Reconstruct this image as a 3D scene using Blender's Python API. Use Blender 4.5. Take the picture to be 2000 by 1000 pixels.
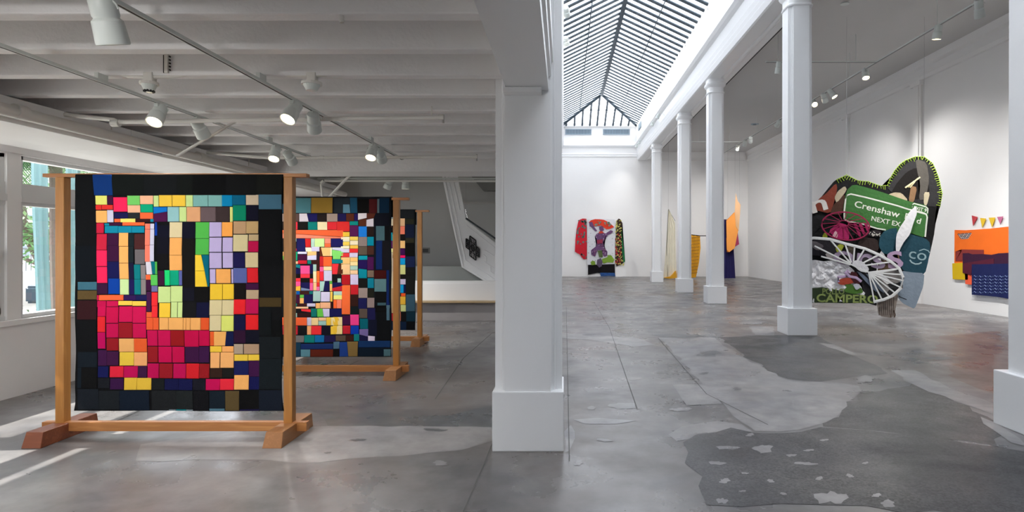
import bpy, bmesh, math, random
from mathutils import Vector, Matrix, noise
random.seed(7)
scene = bpy.context.scene
COL = scene.collection
for o in list(bpy.data.objects): bpy.data.objects.remove(o, do_unlink=True)

# ------------------------------------------------ camera, sky, sun, exposure
FP, PX, PY, CH = 1160.0, 1101.0, 484.0, 1.6          # focal length in px, vanishing point, eye height
cam = bpy.data.cameras.new('camera'); camo = bpy.data.objects.new('camera', cam); COL.objects.link(camo)
camo.location = (0, 0, CH); camo.rotation_euler = (math.pi/2, 0, 0)
cam.sensor_width = 36; cam.lens = FP/2000*36
cam.shift_x = (1000-PX)/2000; cam.shift_y = (PY-500)/2000
cam.clip_start = .05; cam.clip_end = 400
scene.camera = camo
scene.view_settings.view_transform = 'Standard'
scene.view_settings.look = 'None'
scene.view_settings.gamma = 1
scene.view_settings.use_curve_mapping = False
scene.view_settings.exposure = 0.75
try:
    scene.cycles.use_denoising = True
    scene.cycles.max_bounces = 10; scene.cycles.diffuse_bounces = 8
    scene.cycles.glossy_bounces = 4; scene.cycles.transparent_max_bounces = 16
    scene.cycles.caustics_reflective = False; scene.cycles.caustics_refractive = False
    scene.cycles.sample_clamp_indirect = 6
except Exception: pass
world = bpy.data.worlds.new('sky'); scene.world = world; world.use_nodes = True
bg = world.node_tree.nodes['Background']
bg.inputs[0].default_value = (.89, .93, 1.0, 1); bg.inputs[1].default_value = 3.5
sun = bpy.data.lights.new('sun', 'SUN'); suno = bpy.data.objects.new('sun', sun); COL.objects.link(suno)
sun.energy = 9; sun.angle = .01; sun.color = (1, .95, .86)
suno.rotation_euler = Vector((.66, .06, -.75)).to_track_quat('-Z', 'Y').to_euler()
suno.location = (-20, 0, 20)
def portal(name, loc, rot, sx, sy):
    l = bpy.data.lights.new(name, 'AREA'); l.shape = 'RECTANGLE'; l.size = sx; l.size_y = sy
    l.cycles.is_portal = True
    o = bpy.data.objects.new(name, l); o.location = loc; o.rotation_euler = rot; COL.objects.link(o)
portal('skylight_portal', (1.93, 15, 8.42), (0, 0, 0), 4.1, 36.5)
portal('window_portal', (-6.0, 6.4, 1.7), (0, -math.pi/2, 0), 1.8, 10.2)

portal('front_portal', (-4.85, -4.3, 1.7), (math.pi/2, 0, 0), 1.8, 2.9)

# ------------------------------------------------ helpers
def P(px, py, y): return Vector(((px-PX)*y/FP, y, CH+(PY-py)*y/FP))
def lin(h):
    h = h.lstrip('#'); r = []
    for i in (0, 2, 4):
        c = int(h[i:i+2], 16)/255
        r.append(c/12.92 if c <= .04045 else ((c+.055)/1.055)**2.4)
    return (r[0], r[1], r[2], 1)
MC = {}
def mat(name, col, rough=.6, metal=0, noise_s=0, noise_a=0, bump=0, bump_s=60, spec=.5, emit=None, es=0, alpha=1, trans=0):
    if name in MC: return MC[name]
    m = bpy.data.materials.new(name); m.use_nodes = True; nt = m.node_tree; b = nt.nodes['Principled BSDF']
    c = lin(col) if isinstance(col, str) else col
    b.inputs['Base Color'].default_value = c; b.inputs['Roughness'].default_value = rough
    b.inputs['Metallic'].default_value = metal; b.inputs['Specular IOR Level'].default_value = spec
    tc = nt.nodes.new('ShaderNodeTexCoord')
    if noise_a:
        n = nt.nodes.new('ShaderNodeTexNoise'); n.inputs['Scale'].default_value = noise_s or 3; n.inputs['Detail'].default_value = 6
        nt.links.new(tc.outputs['Object'], n.inputs['Vector'])
        mx = nt.nodes.new('ShaderNodeMix'); mx.data_type = 'RGBA'
        mx.inputs[6].default_value = tuple(max(0, x*(1-noise_a)) for x in c[:3])+(1,)
        mx.inputs[7].default_value = tuple(min(1, x*(1+noise_a)) for x in c[:3])+(1,)
        nt.links.new(n.outputs['Fac'], mx.inputs[0]); nt.links.new(mx.outputs[2], b.inputs['Base Color'])
    if bump:
        n2 = nt.nodes.new('ShaderNodeTexNoise'); n2.inputs['Scale'].default_value = bump_s; n2.inputs['Detail'].default_value = 4
        nt.links.new(tc.outputs['Object'], n2.inputs['Vector'])
        bp = nt.nodes.new('ShaderNodeBump'); bp.inputs['Strength'].default_value = bump; bp.inputs['Distance'].default_value = .02
        nt.links.new(n2.outputs['Fac'], bp.inputs['Height']); nt.links.new(bp.outputs[0], b.inputs['Normal'])
    if emit:
        b.inputs['Emission Color'].default_value = lin(emit); b.inputs['Emission Strength'].default_value = es
    b.inputs['Alpha'].default_value = alpha
    if trans: b.inputs['Transmission Weight'].default_value = trans
    MC[name] = m; return m
def finish(o, parent=None, label=None, cat=None, group=None, kind=None):
    if parent is not None: o.parent = parent
    if label: o['label'] = label
    if cat: o['category'] = cat
    if group: o['group'] = group
    if kind: o['kind'] = kind
    return o
def obj(name, bm, m, parent=None, smooth=False, **k):
    me = bpy.data.meshes.new(name); bmesh.ops.recalc_face_normals(bm, faces=bm.faces[:]); bm.to_mesh(me); bm.free()
    if m: me.materials.append(m)
    if smooth:
        for p in me.polygons: p.use_smooth = True
        try: me.set_sharp_from_angle(angle=math.radians(35))
        except Exception: pass
    o = bpy.data.objects.new(name, me); COL.objects.link(o)
    if parent is not None:
        w = Vector(parent.get('_w', (0, 0, 0))) if parent.type == 'EMPTY' else Vector((0, 0, 0))
        o.location = -w
    return finish(o, parent, **k)
def thing(name, loc, label, cat, group=None, kind=None):
    o = bpy.data.objects.new(name, None); COL.objects.link(o); o.location = loc; o['_w'] = tuple(loc)
    o.empty_display_size = .1
    return finish(o, None, label, cat, group, kind)
def NB(): return bmesh.new()
def box(bm, x0, y0, z0, x1, y1, z1, bev=0):
    x0, x1 = min(x0, x1), max(x0, x1); y0, y1 = min(y0, y1), max(y0, y1); z0, z1 = min(z0, z1), max(z0, z1)
    r = bmesh.ops.create_cube(bm, size=1, matrix=Matrix.Translation(((x0+x1)/2, (y0+y1)/2, (z0+z1)/2)) @ Matrix.Diagonal((x1-x0, y1-y0, z1-z0, 1)))
    if bev: bmesh.ops.bevel(bm, geom=list({e for v in r['verts'] for e in v.link_edges}), offset=bev, segments=2, affect='EDGES', profile=.6)
    return bm
def hexa(bm, pts):       # 8 points: 4 of one face, 4 of the opposite
    v = [bm.verts.new(p) for p in pts]
    for f in ((0,1,2,3),(7,6,5,4),(0,4,5,1),(1,5,6,2),(2,6,7,3),(3,7,4,0)): bm.faces.new([v[i] for i in f])
    return bm
def cyl(bm, a, b, r, r2=None, n=12):
    a = Vector(a); b = Vector(b); d = b-a; L = d.length
    if L < 1e-6: return bm
    M = Matrix.Translation((a+b)/2) @ d.to_track_quat('Z', 'Y').to_matrix().to_4x4()
    bmesh.ops.create_cone(bm, cap_ends=True, segments=n, radius1=r, radius2=r if r2 is None else r2, depth=L, matrix=M); return bm
def tube(bm, pts, r, n=6):
    pts = [Vector(p) for p in pts]
    rings = []; up = Vector((0, 0, 1))
    for i, p in enumerate(pts):
        d = (pts[min(i+1, len(pts)-1)]-pts[max(i-1, 0)]).normalized()
        u = d.cross(up if abs(d.z) < .9 else Vector((1, 0, 0))).normalized(); w = d.cross(u)
        rings.append([bm.verts.new(p+r*(math.cos(2*math.pi*k/n)*u+math.sin(2*math.pi*k/n)*w)) for k in range(n)])
    for A, B in zip(rings, rings[1:]):
        for k in range(n): bm.faces.new((A[k], A[(k+1) % n], B[(k+1) % n], B[k]))
    bm.faces.new(rings[0]); bm.faces.new(rings[-1]); return bm
def loft(bm, secs):      # list of (z, [(x,y)..]) closed sections, same count
    R = [[bm.verts.new((x, y, z)) for x, y in s] for z, s in secs]; n = len(R[0])
    for A, B in zip(R, R[1:]):
        for k in range(n): bm.faces.new((A[k], A[(k+1) % n], B[(k+1) % n], B[k]))
    bm.faces.new(R[0][::-1]); bm.faces.new(R[-1]); return bm
def prism_y(bm, prof, y0, y1):   # profile (x,z) extruded along y
    a = [bm.verts.new((x, y0, z)) for x, z in prof]; b = [bm.verts.new((x, y1, z)) for x, z in prof]; n = len(prof)
    for k in range(n): bm.faces.new((a[k], a[(k+1) % n], b[(k+1) % n], b[k]))
    bm.faces.new(a[::-1]); bm.faces.new(b); return bm
def prism_x(bm, prof, x0, x1):   # profile (y,z)
    a = [bm.verts.new((x0, y, z)) for y, z in prof]; b = [bm.verts.new((x1, y, z)) for y, z in prof]; n = len(prof)
    for k in range(n): bm.faces.new((a[k], a[(k+1) % n], b[(k+1) % n], b[k]))
    bm.faces.new(a[::-1]); bm.faces.new(b); return bm
def slab(bm, pts, off):          # planar polygon (3D points) thickened by vector off
    off = Vector(off); a = [bm.verts.new(p) for p in pts]; b = [bm.verts.new(Vector(p)+off) for p in pts]; n = len(a)
    for k in range(n): bm.faces.new((a[k], a[(k+1) % n], b[(k+1) % n], b[k]))
    f1 = bm.faces.new(a[::-1]); f2 = bm.faces.new(b)
    bmesh.ops.triangulate(bm, faces=[f1, f2]); return bm
def text_bm(s, size, ext=.004, bold=.0):
    c = bpy.data.curves.new('t', 'FONT'); c.body = s; c.size = size; c.extrude = ext; c.offset = bold; c.resolution_u = 3
    o = bpy.data.objects.new('t', c); COL.objects.link(o)
    bpy.context.view_layer.update()
    me = bpy.data.meshes.new_from_object(o.evaluated_get(bpy.context.evaluated_depsgraph_get()))
    bm = NB(); bm.from_mesh(me); bpy.data.objects.remove(o, do_unlink=True); bpy.data.curves.remove(c); bpy.data.meshes.remove(me)
    return bm
def copy_tree(o, parent=None):
    c = o.copy(); COL.objects.link(c); c.parent = parent
    for ch in [x for x in o.children]: copy_tree(ch, c)
    return c

# ------------------------------------------------ materials
WHITE = mat('white_paint', 'ECEBEA', .5, noise_s=2.5, noise_a=.02, bump=.05, bump_s=25)
WALLP = mat('wall_paint', 'E9E8E7', .7, noise_s=1.2, noise_a=.02, bump=.04, bump_s=18)
GLOSSW = mat('gloss_white_paint', 'F0F1F2', .28, noise_s=2, noise_a=.015, bump=.03, bump_s=15)
CEILP = mat('joist_paint', 'E8E7E7', .6, noise_s=2.2, noise_a=.07, bump=.3, bump_s=22)
AISLE = mat('aisle_ceiling_paint', 'C9C8C7', .8, noise_s=1, noise_a=.02)
BACKW = mat('grey_wall_paint', 'C4C2BE', .75, noise_s=1, noise_a=.04)
FIX = mat('fixture_white', 'D4DAD6', .35)
DARKM = mat('skylight_metal', '2E3E4A', .45, metal=.2)
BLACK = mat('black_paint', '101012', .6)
CHROME = mat('brushed_steel', 'B8B8B8', .3, metal=1)
LAMPON = mat('lit_lens', 'FFFFFF', .5, emit='FFE2B0', es=14)
LAMPOFF = mat('lamp_lens', 'E6E8E6', .2, emit='FFE8C8', es=1.5)
def glass_mat():
    m = bpy.data.materials.new('clear_glass'); m.use_nodes = True; nt = m.node_tree; nt.nodes.clear()
    out = nt.nodes.new('ShaderNodeOutputMaterial'); t = nt.nodes.new('ShaderNodeBsdfTransparent'); t.inputs[0].default_value = (.95, .96, .97, 1)
    g = nt.nodes.new('ShaderNodeBsdfGlossy'); g.inputs['Roughness'].default_value = .02
    f = nt.nodes.new('ShaderNodeFresnel'); f.inputs[0].default_value = 1.45
    mx = nt.nodes.new('ShaderNodeMixShader'); gm = nt.nodes.new('ShaderNodeNewGeometry'); sb = nt.nodes.new('ShaderNodeMath'); sb.operation = 'SUBTRACT'; sb.inputs[0].default_value = 1; nt.links.new(gm.outputs['Backfacing'], sb.inputs[1])
    ml = nt.nodes.new('ShaderNodeMath'); ml.operation = 'MULTIPLY'; nt.links.new(f.outputs[0], ml.inputs[0]); nt.links.new(sb.outputs[0], ml.inputs[1]); nt.links.new(ml.outputs[0], mx.inputs[0]); nt.links.new(t.outputs[0], mx.inputs[1]); nt.links.new(g.outputs[0], mx.inputs[2])
    nt.links.new(mx.outputs[0], out.inputs[0]); return m
GLASS = glass_mat()
def wood_mat(name, c1, c2, axis, rough=.45):
    m = bpy.data.materials.new(name); m.use_nodes = True; nt = m.node_tree; b = nt.nodes['Principled BSDF']; b.inputs['Roughness'].default_value = rough
    tc = nt.nodes.new('ShaderNodeTexCoord'); mp = nt.nodes.new('ShaderNodeMapping'); s = [14, 14, 14]; s[axis] = 1.1; mp.inputs['Scale'].default_value = s
    n = nt.nodes.new('ShaderNodeTexNoise'); n.inputs['Scale'].default_value = 1.6; n.inputs['Detail'].default_value = 3; n.inputs['Distortion'].default_value = 1.2
    w = nt.nodes.new('ShaderNodeMath'); w.operation = 'MULTIPLY'; w.inputs[1].default_value = 9
    sn = nt.nodes.new('ShaderNodeMath'); sn.operation = 'SINE'
    mr = nt.nodes.new('ShaderNodeMapRange'); mr.inputs[1].default_value = -1
    mx = nt.nodes.new('ShaderNodeMix'); mx.data_type = 'RGBA'; mx.inputs[6].default_value = lin(c1); mx.inputs[7].default_value = lin(c2)
    nt.links.new(tc.outputs['Object'], mp.inputs[0]); nt.links.new(mp.outputs[0], n.inputs['Vector']); nt.links.new(n.outputs['Fac'], w.inputs[0])
    nt.links.new(w.outputs[0], sn.inputs[0]); nt.links.new(sn.outputs[0], mr.inputs[0]); nt.links.new(mr.outputs[0], mx.inputs[0]); nt.links.new(mx.outputs[2], b.inputs['Base Color'])
    return m
WOODX = wood_mat('fir_wood_along', 'A56C3C', 'BC864E', 0); WOODY = wood_mat('fir_wood_deep', '9C6A3E', 'B47C4C', 1); WOODZ = wood_mat('fir_wood_upright', 'A46E32', 'B88344', 2)
FOOTW = wood_mat('redwood_end', '7C442C', '965838', 0)
def concrete(name, a, b_, c_, rough, speck=0, tint=None):
    m = bpy.data.materials.new(name); m.use_nodes = True; nt = m.node_tree; b = nt.nodes['Principled BSDF']; N = nt.nodes.new; Lk = nt.links.new
    tc = N('ShaderNodeTexCoord')
    def nz(s, d, dist=0, sc=(1, 1, 1)):
        mp = N('ShaderNodeMapping'); mp.inputs['Scale'].default_value = sc; Lk(tc.outputs['Object'], mp.inputs[0])
        n = N('ShaderNodeTexNoise'); n.inputs['Scale'].default_value = s; n.inputs['Detail'].default_value = d; n.inputs['Roughness'].default_value = .6
        n.inputs['Distortion'].default_value = dist; Lk(mp.outputs[0], n.inputs['Vector']); return n.outputs['Fac']
    n1 = nz(.8, 9, .2); r = N('ShaderNodeValToRGB'); e = r.color_ramp.elements
    e[0].position = .34; e[0].color = lin(a); e[1].position = .66; e[1].color = lin(c_); k = r.color_ramp.elements.new(.5); k.color = lin(b_)
    Lk(n1, r.inputs[0]); col = r.outputs[0]
    n2 = nz(5, 8, .1); mr = N('ShaderNodeMapRange'); mr.inputs[1].default_value = .3; mr.inputs[2].default_value = .7; mr.inputs[3].default_value = .78; mr.inputs[4].default_value = 1.18
    Lk(n2, mr.inputs[0]); mu = N('ShaderNodeMix'); mu.data_type = 'RGBA'; mu.blend_type = 'MULTIPLY'; mu.inputs[0].default_value = 1
    Lk(col, mu.inputs[6]); Lk(mr.outputs[0], mu.inputs[7]); col = mu.outputs[2]
    if tint:    # rust-brown stains of the slab itself
        n4 = nz(.28, 4, .5); m4 = N('ShaderNodeMapRange'); m4.inputs[1].default_value = .48; m4.inputs[2].default_value = .66; m4.inputs[4].default_value = .75; Lk(n4, m4.inputs[0])
        x4 = N('ShaderNodeMix'); x4.data_type = 'RGBA'; x4.inputs[7].default_value = lin(tint); Lk(m4.outputs[0], x4.inputs[0]); Lk(col, x4.inputs[6]); col = x4.outputs[2]
    if speck:
        v = N('ShaderNodeTexVoronoi'); v.inputs['Scale'].default_value = 75; Lk(tc.outputs['Object'], v.inputs['Vector'])
        s = N('ShaderNodeSeparateColor'); Lk(v.outputs['Color'], s.inputs[0]); m3 = N('ShaderNodeMapRange'); m3.inputs[3].default_value = 1-speck; m3.inputs[4].default_value = 1+speck*1.5
        Lk(s.outputs[0], m3.inputs[0]); x3 = N('ShaderNodeMix'); x3.data_type = 'RGBA'; x3.blend_type = 'MULTIPLY'; x3.inputs[0].default_value = 1
        Lk(col, x3.inputs[6]); Lk(m3.outputs[0], x3.inputs[7]); col = x3.outputs[2]
    Lk(col, b.inputs['Base Color'])
    n5 = nz(1.3, 6, .2); m5 = N('ShaderNodeMapRange'); m5.inputs[1].default_value = .35; m5.inputs[2].default_value = .65; m5.inputs[3].default_value = rough-.08; m5.inputs[4].default_value = rough+.14
    Lk(n5, m5.inputs[0]); Lk(m5.outputs[0], b.inputs['Roughness'])
    bp = N('ShaderNodeBump'); bp.inputs['Strength'].default_value = .06; bp.inputs['Distance'].default_value = .006; Lk(n2, bp.inputs['Height']); Lk(bp.outputs[0], b.inputs['Normal'])
    b.inputs['Specular IOR Level'].default_value = .5
    return m
FLOORM = concrete('polished_concrete', '58575A', '6C6A6A', '817E7D', .30, tint='66594F')
AGGR = concrete('exposed_aggregate', '303032', '3B3A3C', '494745', .38, speck=.45)
PALEC = concrete('pale_screed', '7A797C', '868484', '969290', .34)
DARKC = concrete('dark_stain', '525457', '5E5F60', '6A6A69', .3)
REDC = concrete('rusty_stain', '5A4843', '64524B', '73625A', .3)
# ================================================ THE SETTING
XL, XR, YN, YF = -5.89, 10.27, -4.0, 33.1
floor = obj('floor', box(NB(), XL-.2, YN-.2, -.2, XR+.2, YF+.2, 0), FLOORM, kind='structure')
def floor_patch(pts, m, h, jag=.05, seed=0, step=.18):
    rnd = random.Random(seed); W = []
    for x, y in pts:
        Y = CH*FP/(y-PY); W.append(Vector(((x-PX)*Y/FP, Y, 0)))
    out = []
    for a, b in zip(W, W[1:]+W[:1]):
        n = max(1, min(26, int((b-a).length/step))); nrm = (b-a).cross(Vector((0, 0, 1))).normalized()
        for i in range(n):
            t = i/n; out.append(a.lerp(b, t)+nrm*(rnd.uniform(-jag, jag) if i else 0))
    bm = NB(); f = bm.faces.new([bm.verts.new((p.x, p.y, h)) for p in out]); bmesh.ops.triangulate(bm, faces=[f])
    for f in bm.faces:
        if f.normal.z < 0: f.normal_flip()
    me = bpy.data.meshes.new('floor_patch'); bm.to_mesh(me); bm.free(); me.materials.append(m)
    o = bpy.data.objects.new('floor_patch', me); COL.objects.link(o); o.parent = floor; return o
zf = lambda l: [(940+x*.53, 560+y*.53) for x, y in l]
FPATCH = [
 (zf([(745,575),(790,545),(920,520),(1010,540),(1180,535),(1250,518),(1600,548),(1900,590),(2150,640),(2300,835),(1560,835),(1300,806),(1100,800),(960,812),(830,805),(800,735),(815,700),(750,650)]), AGGR, .0022, .05, 'aggregate showing through the worn floor'),
 (zf([(655,188),(860,188),(905,225),(980,270),(1130,345),(1260,352),(1390,365),(1385,400),(1330,455),(1270,500),(1170,528),(1010,532),(960,500),(890,430),(800,340)]), PALEC, .0016, .04, None),
 (zf([(870,186),(1088,178),(1240,182),(1500,320),(1250,350),(1130,340),(985,268)]), AGGR, .0010, .05, None),
 (zf([(1390,400),(1640,350),(1900,500),(1900,588),(1600,550),(1260,516)]), AGGR, .0008, .07, None),
 (zf([(705,362),(815,360),(888,432),(757,438)]), PALEC, .0026, .005, None),
 (zf([(340,490),(430,484),(570,494),(500,506),(380,506)]), PALEC, .0020, .03, None),
 (zf([(480,432),(560,430),(570,448),(500,452)]), PALEC, .0020, .03, None),
 (zf([(690,545),(740,515),(870,495),(960,508),(1000,535),(900,530),(780,560),(720,570)]), PALEC, .0018, .03, None),
 (zf([(830,645),(880,640),(905,655),(870,666),(835,660)]), PALEC, .0030, .01, None),
 (zf([(1160,652),(1200,648),(1240,656),(1190,664)]), PALEC, .0030, .01, None),
 (zf([(1010,590),(1060,585),(1070,610),(1030,615)]), PALEC, .0030, .02, None),
 (zf([(870,590),(930,600),(900,612),(860,605)]), PALEC, .0030, .01, None),
 (zf([(1250,760),(1330,752),(1355,790),(1350,806),(1290,800)]), PALEC, .0030, .01, None),
 (zf([(1415,755),(1470,765),(1530,812),(1480,800)]), PALEC, .0030, .01, None),
 (zf([(870,785),(895,775),(900,798),(878,800)]), PALEC, .0030, .01, None),
 (zf([(880,712),(915,708),(910,724),(885,722)]), PALEC, .0030, .01, None),
 (zf([(1150,620),(1180,622),(1160,632)]), PALEC, .0030, .01, None),
 (zf([(795,242),(840,236),(888,243),(870,256),(810,255)]), DARKC, .0030, .01, None),
 (zf([(655,172),(700,165),(800,182),(760,190),(690,188)]), DARKC, .0030, .01, None),
 (zf([(360,176),(430,174),(425,181),(370,182)]), DARKC, .0030, .01, None),
 (zf([(985,145),(1075,148),(1080,180),(1010,178)]), PALEC, .0014, .02, None),
 (zf([(1240,208),(1300,212),(1400,258),(1350,248)]), PALEC, .0024, .03, None),
 (zf([(1505,308),(1600,308),(1740,380),(1885,430),(1885,470),(1740,420),(1590,360)]), PALEC, .0024, .04, None),
 (zf([(1840,480),(1890,500),(1985,560),(2010,590),(1950,575),(1850,505)]), PALEC, .0026, .02, None),
 (zf([(1700,180),(1905,165),(1905,400),(1770,350),(1660,270)]), REDC, .0006, .08, 'rusty red-brown stain in the floor near the right wall'),
 (zf([(305,535),(330,510),(345,560),(325,605),(310,612)]), PALEC, .0026, .02, None),
 (zf([(300,172),(420,178),(600,195),(640,215),(560,222),(420,198),(300,190)]), PALEC, .0020, .03, None),
 ([(275,868),(450,845),(640,832),(960,835),(965,860),(900,880),(620,904),(430,898),(265,900)], mat('x','000000') if False else PALEC, .0012, .03, None),
 ([(600,800),(880,812),(985,790),(965,838),(640,832)], DARKC, .0008, .06, None),
]
keep = []
for t_ in FPATCH:
    if t_[3] == .01: continue
    keep.append(t_)
FPATCH = keep
rb = random.Random(21)
def blob(x, y, rx, ry, m, h, n=16):
    pts = []; ph_ = rb.uniform(0, 6)
    for k in range(n):
        a_ = 2*math.pi*k/n; q = 1+.28*math.sin(2*a_+ph_)+.18*math.sin(5*a_+ph_*2)+rb.uniform(-.12, .12); pts.append((x+rx*q*math.cos(a_), y+ry*q*math.sin(a_)))
    FPATCH.append((pts, m, h, .008, None))
for x, y, rx, ry in ((1400,905,14,4),(1572,906,20,3),(1490,876,15,7),(1420,875,18,4),(1622,973,26,14),(1712,968,10,3),(1735,985,16,6),(1410,979,9,6),(1415,940,12,4),(1546,890,8,3),(1455,925,6,2),(1505,940,7,3),(1600,935,8,3),(1580,880,9,2),(1450,960,6,2),(1530,965,7,2),(1660,930,8,3),(1465,850,8,3),(1690,905,6,2),(1610,860,8,2)):
    blob(x, y, rx, ry, PALEC, .0030)
for x, y, rx, ry in ((1385,691,26,5),(1325,656,38,4),(1150,653,18,2),(1210,620,10,1.5),(1540,640,14,3),(1440,760,10,2.5),(1375,730,8,2.5),(1830,700,20,4),(700,860,12,3),(640,885,6,2),(850,840,20,3)): blob(x, y, rx, ry, DARKC, .0028)
for x, y, rx, ry in ((1155,797,10,3),(1215,792,22,6),(1130,905,9,4),(1240,740,12,3),(1330,800,18,4),(1470,630,30,3),(1690,740,20,5),(1180,860,14,3),(860,905,16,4)): blob(x, y, rx, ry, PALEC, .0018)
for i, (pts, m, h, j, lab) in enumerate(FPATCH):
    o = floor_patch(pts, m, h+i*.000012, j, i)
    if lab: o['label'] = lab
# saw-cut joints of the slab
GROOVE = mat('slab_joint', '565553', .7)
def joint(pts, w=.006):
    bm = NB(); W = []
    for x, y in pts: Y = CH*FP/(y-PY); W.append(Vector(((x-PX)*Y/FP, Y, .0034)))
    for a, b in zip(W, W[1:]):
        n = (b-a).cross(Vector((0, 0, 1))).normalized()*w
        bm.faces.new([bm.verts.new(p) for p in (a-n, b-n, b+n, a+n)])
    obj('floor_joint', bm, GROOVE, floor)
joint([(905,1000),(950,895),(985,810)], .004)
joint([(625,740),(700,705)], .006); joint([(850,780),(905,700),(962,650)], .006); joint([(200,835),(300,790)], .005); joint([(1112,900),(1108,700),(1106,600)], .004)
joint([(1245,800),(1190,640),(1160,590)], .004); joint([(1500,830),(1380,770),(1285,660)], .005)

# ---- walls of the right (nave) side
def wall(name, *b, m=WALLP): return obj(name, box(NB(), *b), m, kind='structure')
HC = 1.6
ZB = HC+4.87; ZAIS = HC+5.32
wf = wall('wall_far', -.3, YF, 0, XR+.2, YF+.2, HC+6.9)
wr = wall('wall_right', XR, YN, 0, XR+.2, YF, ZAIS+.2)
wn_ = NB()
box(wn_, XL-.2, YN-.2, 0, -2.2, YN, .25); box(wn_, XL-.2, YN-.2, 3.15, -2.2, YN, HC+8.0); box(wn_, -2.2, YN-.2, 0, XR+.2, YN, HC+8.0)
for xa, xb, zt_ in [(XL-.2, -5.7, 3.15), (-4.0, -2.2, 3.15)]: box(wn_, xa, YN-.2, .25, xb, YN, zt_)
obj('wall_near', wn_, WHITE, kind='structure')
# trim along the right wall: cornice and pilaster strips
def trim(name, bm, m=WALLP, parent=None): return obj(name, bm, m, parent, kind=None if parent else 'structure')
trim('trim_1', prism_y(NB(), [(XR, HC+4.78), (XR-.05, HC+4.80), (XR-.08, HC+4.9), (XR-.05, HC+4.92), (XR-.05, HC+5.1), (XR-.12, HC+5.16), (XR-.2, ZAIS), (XR, ZAIS)], YN, YF-.001))
tf = NB(); prism_x(tf, [(YF, HC+4.86), (YF-.1, HC+4.88), (YF-.14, HC+5.0), (YF-.16, ZAIS), (YF, ZAIS)], 4.9, XR-.2); trim('trim_2', tf)
for i, (xx) in enumerate([1655, 1795]):
    Y = XR*FP/(xx-PX)
    b = NB(); box(b, XR-.07, Y-.2, 0, XR, Y+.2, HC+4.79); box(b, XR-.1, Y-.12, 0, XR-.069, Y+.12, HC+4.70); box(b, XR-.13, Y-.24, HC+4.66, XR, Y+.24, HC+4.785)
    trim('trim_%d' % (3+i), b)
# aisle ceiling
ac = obj('ceiling', box(NB(), 4.96, YN, ZAIS, XR+.2, YF, ZAIS+.15), AISLE, kind='structure', label='smooth grey ceiling over the right-hand aisle')
# right arcade beam with mouldings
bR = NB()
prism_y(bR, [(4.16,ZB),(4.50,ZB),(4.53,ZB+.03),(4.56,ZB+.0),(4.62,ZB+.0),(4.70,ZB+.06),(4.86,ZB+.05),(4.90,ZB+.08),(4.90,HC+5.33),(4.96,HC+5.33),(4.96,ZB+.62),(4.30,HC+6.9),(4.04,HC+6.9),(4.04,HC+5.80),(3.95,HC+5.74),(3.90,HC+5.70),(3.90,HC+5.66),(3.97,HC+5.60),(4.06,HC+5.56),(4.08,HC+5.30),(4.06,HC+5.27),(4.09,HC+5.16),(4.07,HC+5.13),(4.10,HC+5.04),(4.08,HC+5.01),(4.12,ZB+.02)], YN, YF)
obj('trim_5', bR, GLOSSW, kind='structure')
obj('trim_6', box(NB(), 4.901, YN, ZB+.10, 4.958, YF-.2, HC+5.32), BLACK, kind='structure', label='black strip painted in as the shadow line between the arcade beam and the aisle ceiling')  # black bar puts the shade of the gap into the colour
# left nave wall over the mezzanine, with cornice; full height wall beyond the opening
bL = NB()
prism_y(bL, [(-.45,HC+1.24),(-.12,HC+1.24),(-.12,HC+1.34),(-.10,HC+1.36),(-.10,HC+1.46),(-.085,HC+1.48),(-.085,HC+1.6),(-.10,HC+1.64),(-.10,HC+5.56),(-.04,HC+5.62),(.0,HC+5.68),(.0,HC+5.72),(-.08,HC+5.8),(-.08,HC+6.9),(-.3,HC+6.9),(-.3,HC+1.8),(-.45,HC+1.8)], YN, YF)
obj('wall_left', bL, GLOSSW, kind='structure', label='upper wall and beam on the left side of the skylit hall')
obj('wall_middle', box(NB(), -.3, 14.9, 0, -.101, YF, HC+1.9), GLOSSW, kind='structure')
# wall head under the skylight hip, cornice and vents on the far wall
t = NB(); prism_x(t, [(YF,HC+5.05),(YF-.05,HC+5.08),(YF-.05,HC+5.16),(YF-.08,HC+5.2),(YF,HC+5.24)], -.1, 4.08)
prism_x(t, [(YF,HC+5.55),(YF-.1,HC+5.62),(YF-.14,HC+5.68),(YF-.14,HC+5.72),(YF,HC+5.8)], -.08, 4.04); trim('trim_7', t, GLOSSW)
VENTM = mat('grille_metal', '9FB0BD', .5); VENTD = mat('grille_dark', '5C6C78', .7)
def far_vent(x0, x1, y0, y1, lab):
    a = P(x0, y0, YF-.03); b = P(x1, y1, YF-.03)
    r = thing('air_vent', ((a.x+b.x)/2, YF, b.z), lab, 'vent', group=None)
    obj('backing', box(NB(), a.x, YF-.015, b.z, b.x, YF-.002, a.z), VENTD, r)
    fr = NB()
    for q in ((a.x, b.z, b.x, b.z+.03), (a.x, a.z-.03, b.x, a.z), (a.x, b.z, a.x+.03, a.z), (b.x-.03, b.z, b.x, a.z)): box(fr, q[0], YF-.05, q[1], q[2], YF, q[3])
    obj('frame', fr, VENTM, r)
    me = None; n = int((b.x-a.x)/.07)
    for i in range(1, n):
        x = a.x+(b.x-a.x)*i/n
        o = obj('slat', box(NB(), x-.012, YF-.04, b.z+.03, x+.012, YF-.015, a.z-.03), VENTM, r)
far_vent(1104, 1155, 252, 263, 'left of the two louvred vents under the glazed gable at the far end')
far_vent(1178, 1230, 252, 263, 'right of the two louvred vents under the glazed gable at the far end')
a0 = Vector((4.035, 31.3, HC+6.2)); r = thing('wall_vent', (4.04, 31.3, HC+6.0), 'small slanted grille high on the skylight side wall near its far corner', 'vent')
obj('grille_panel', box(NB(), 4.01, 30.9, HC+6.28, 4.04, 31.9, HC+6.6, .005), VENTD, r)
fr = NB()
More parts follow.
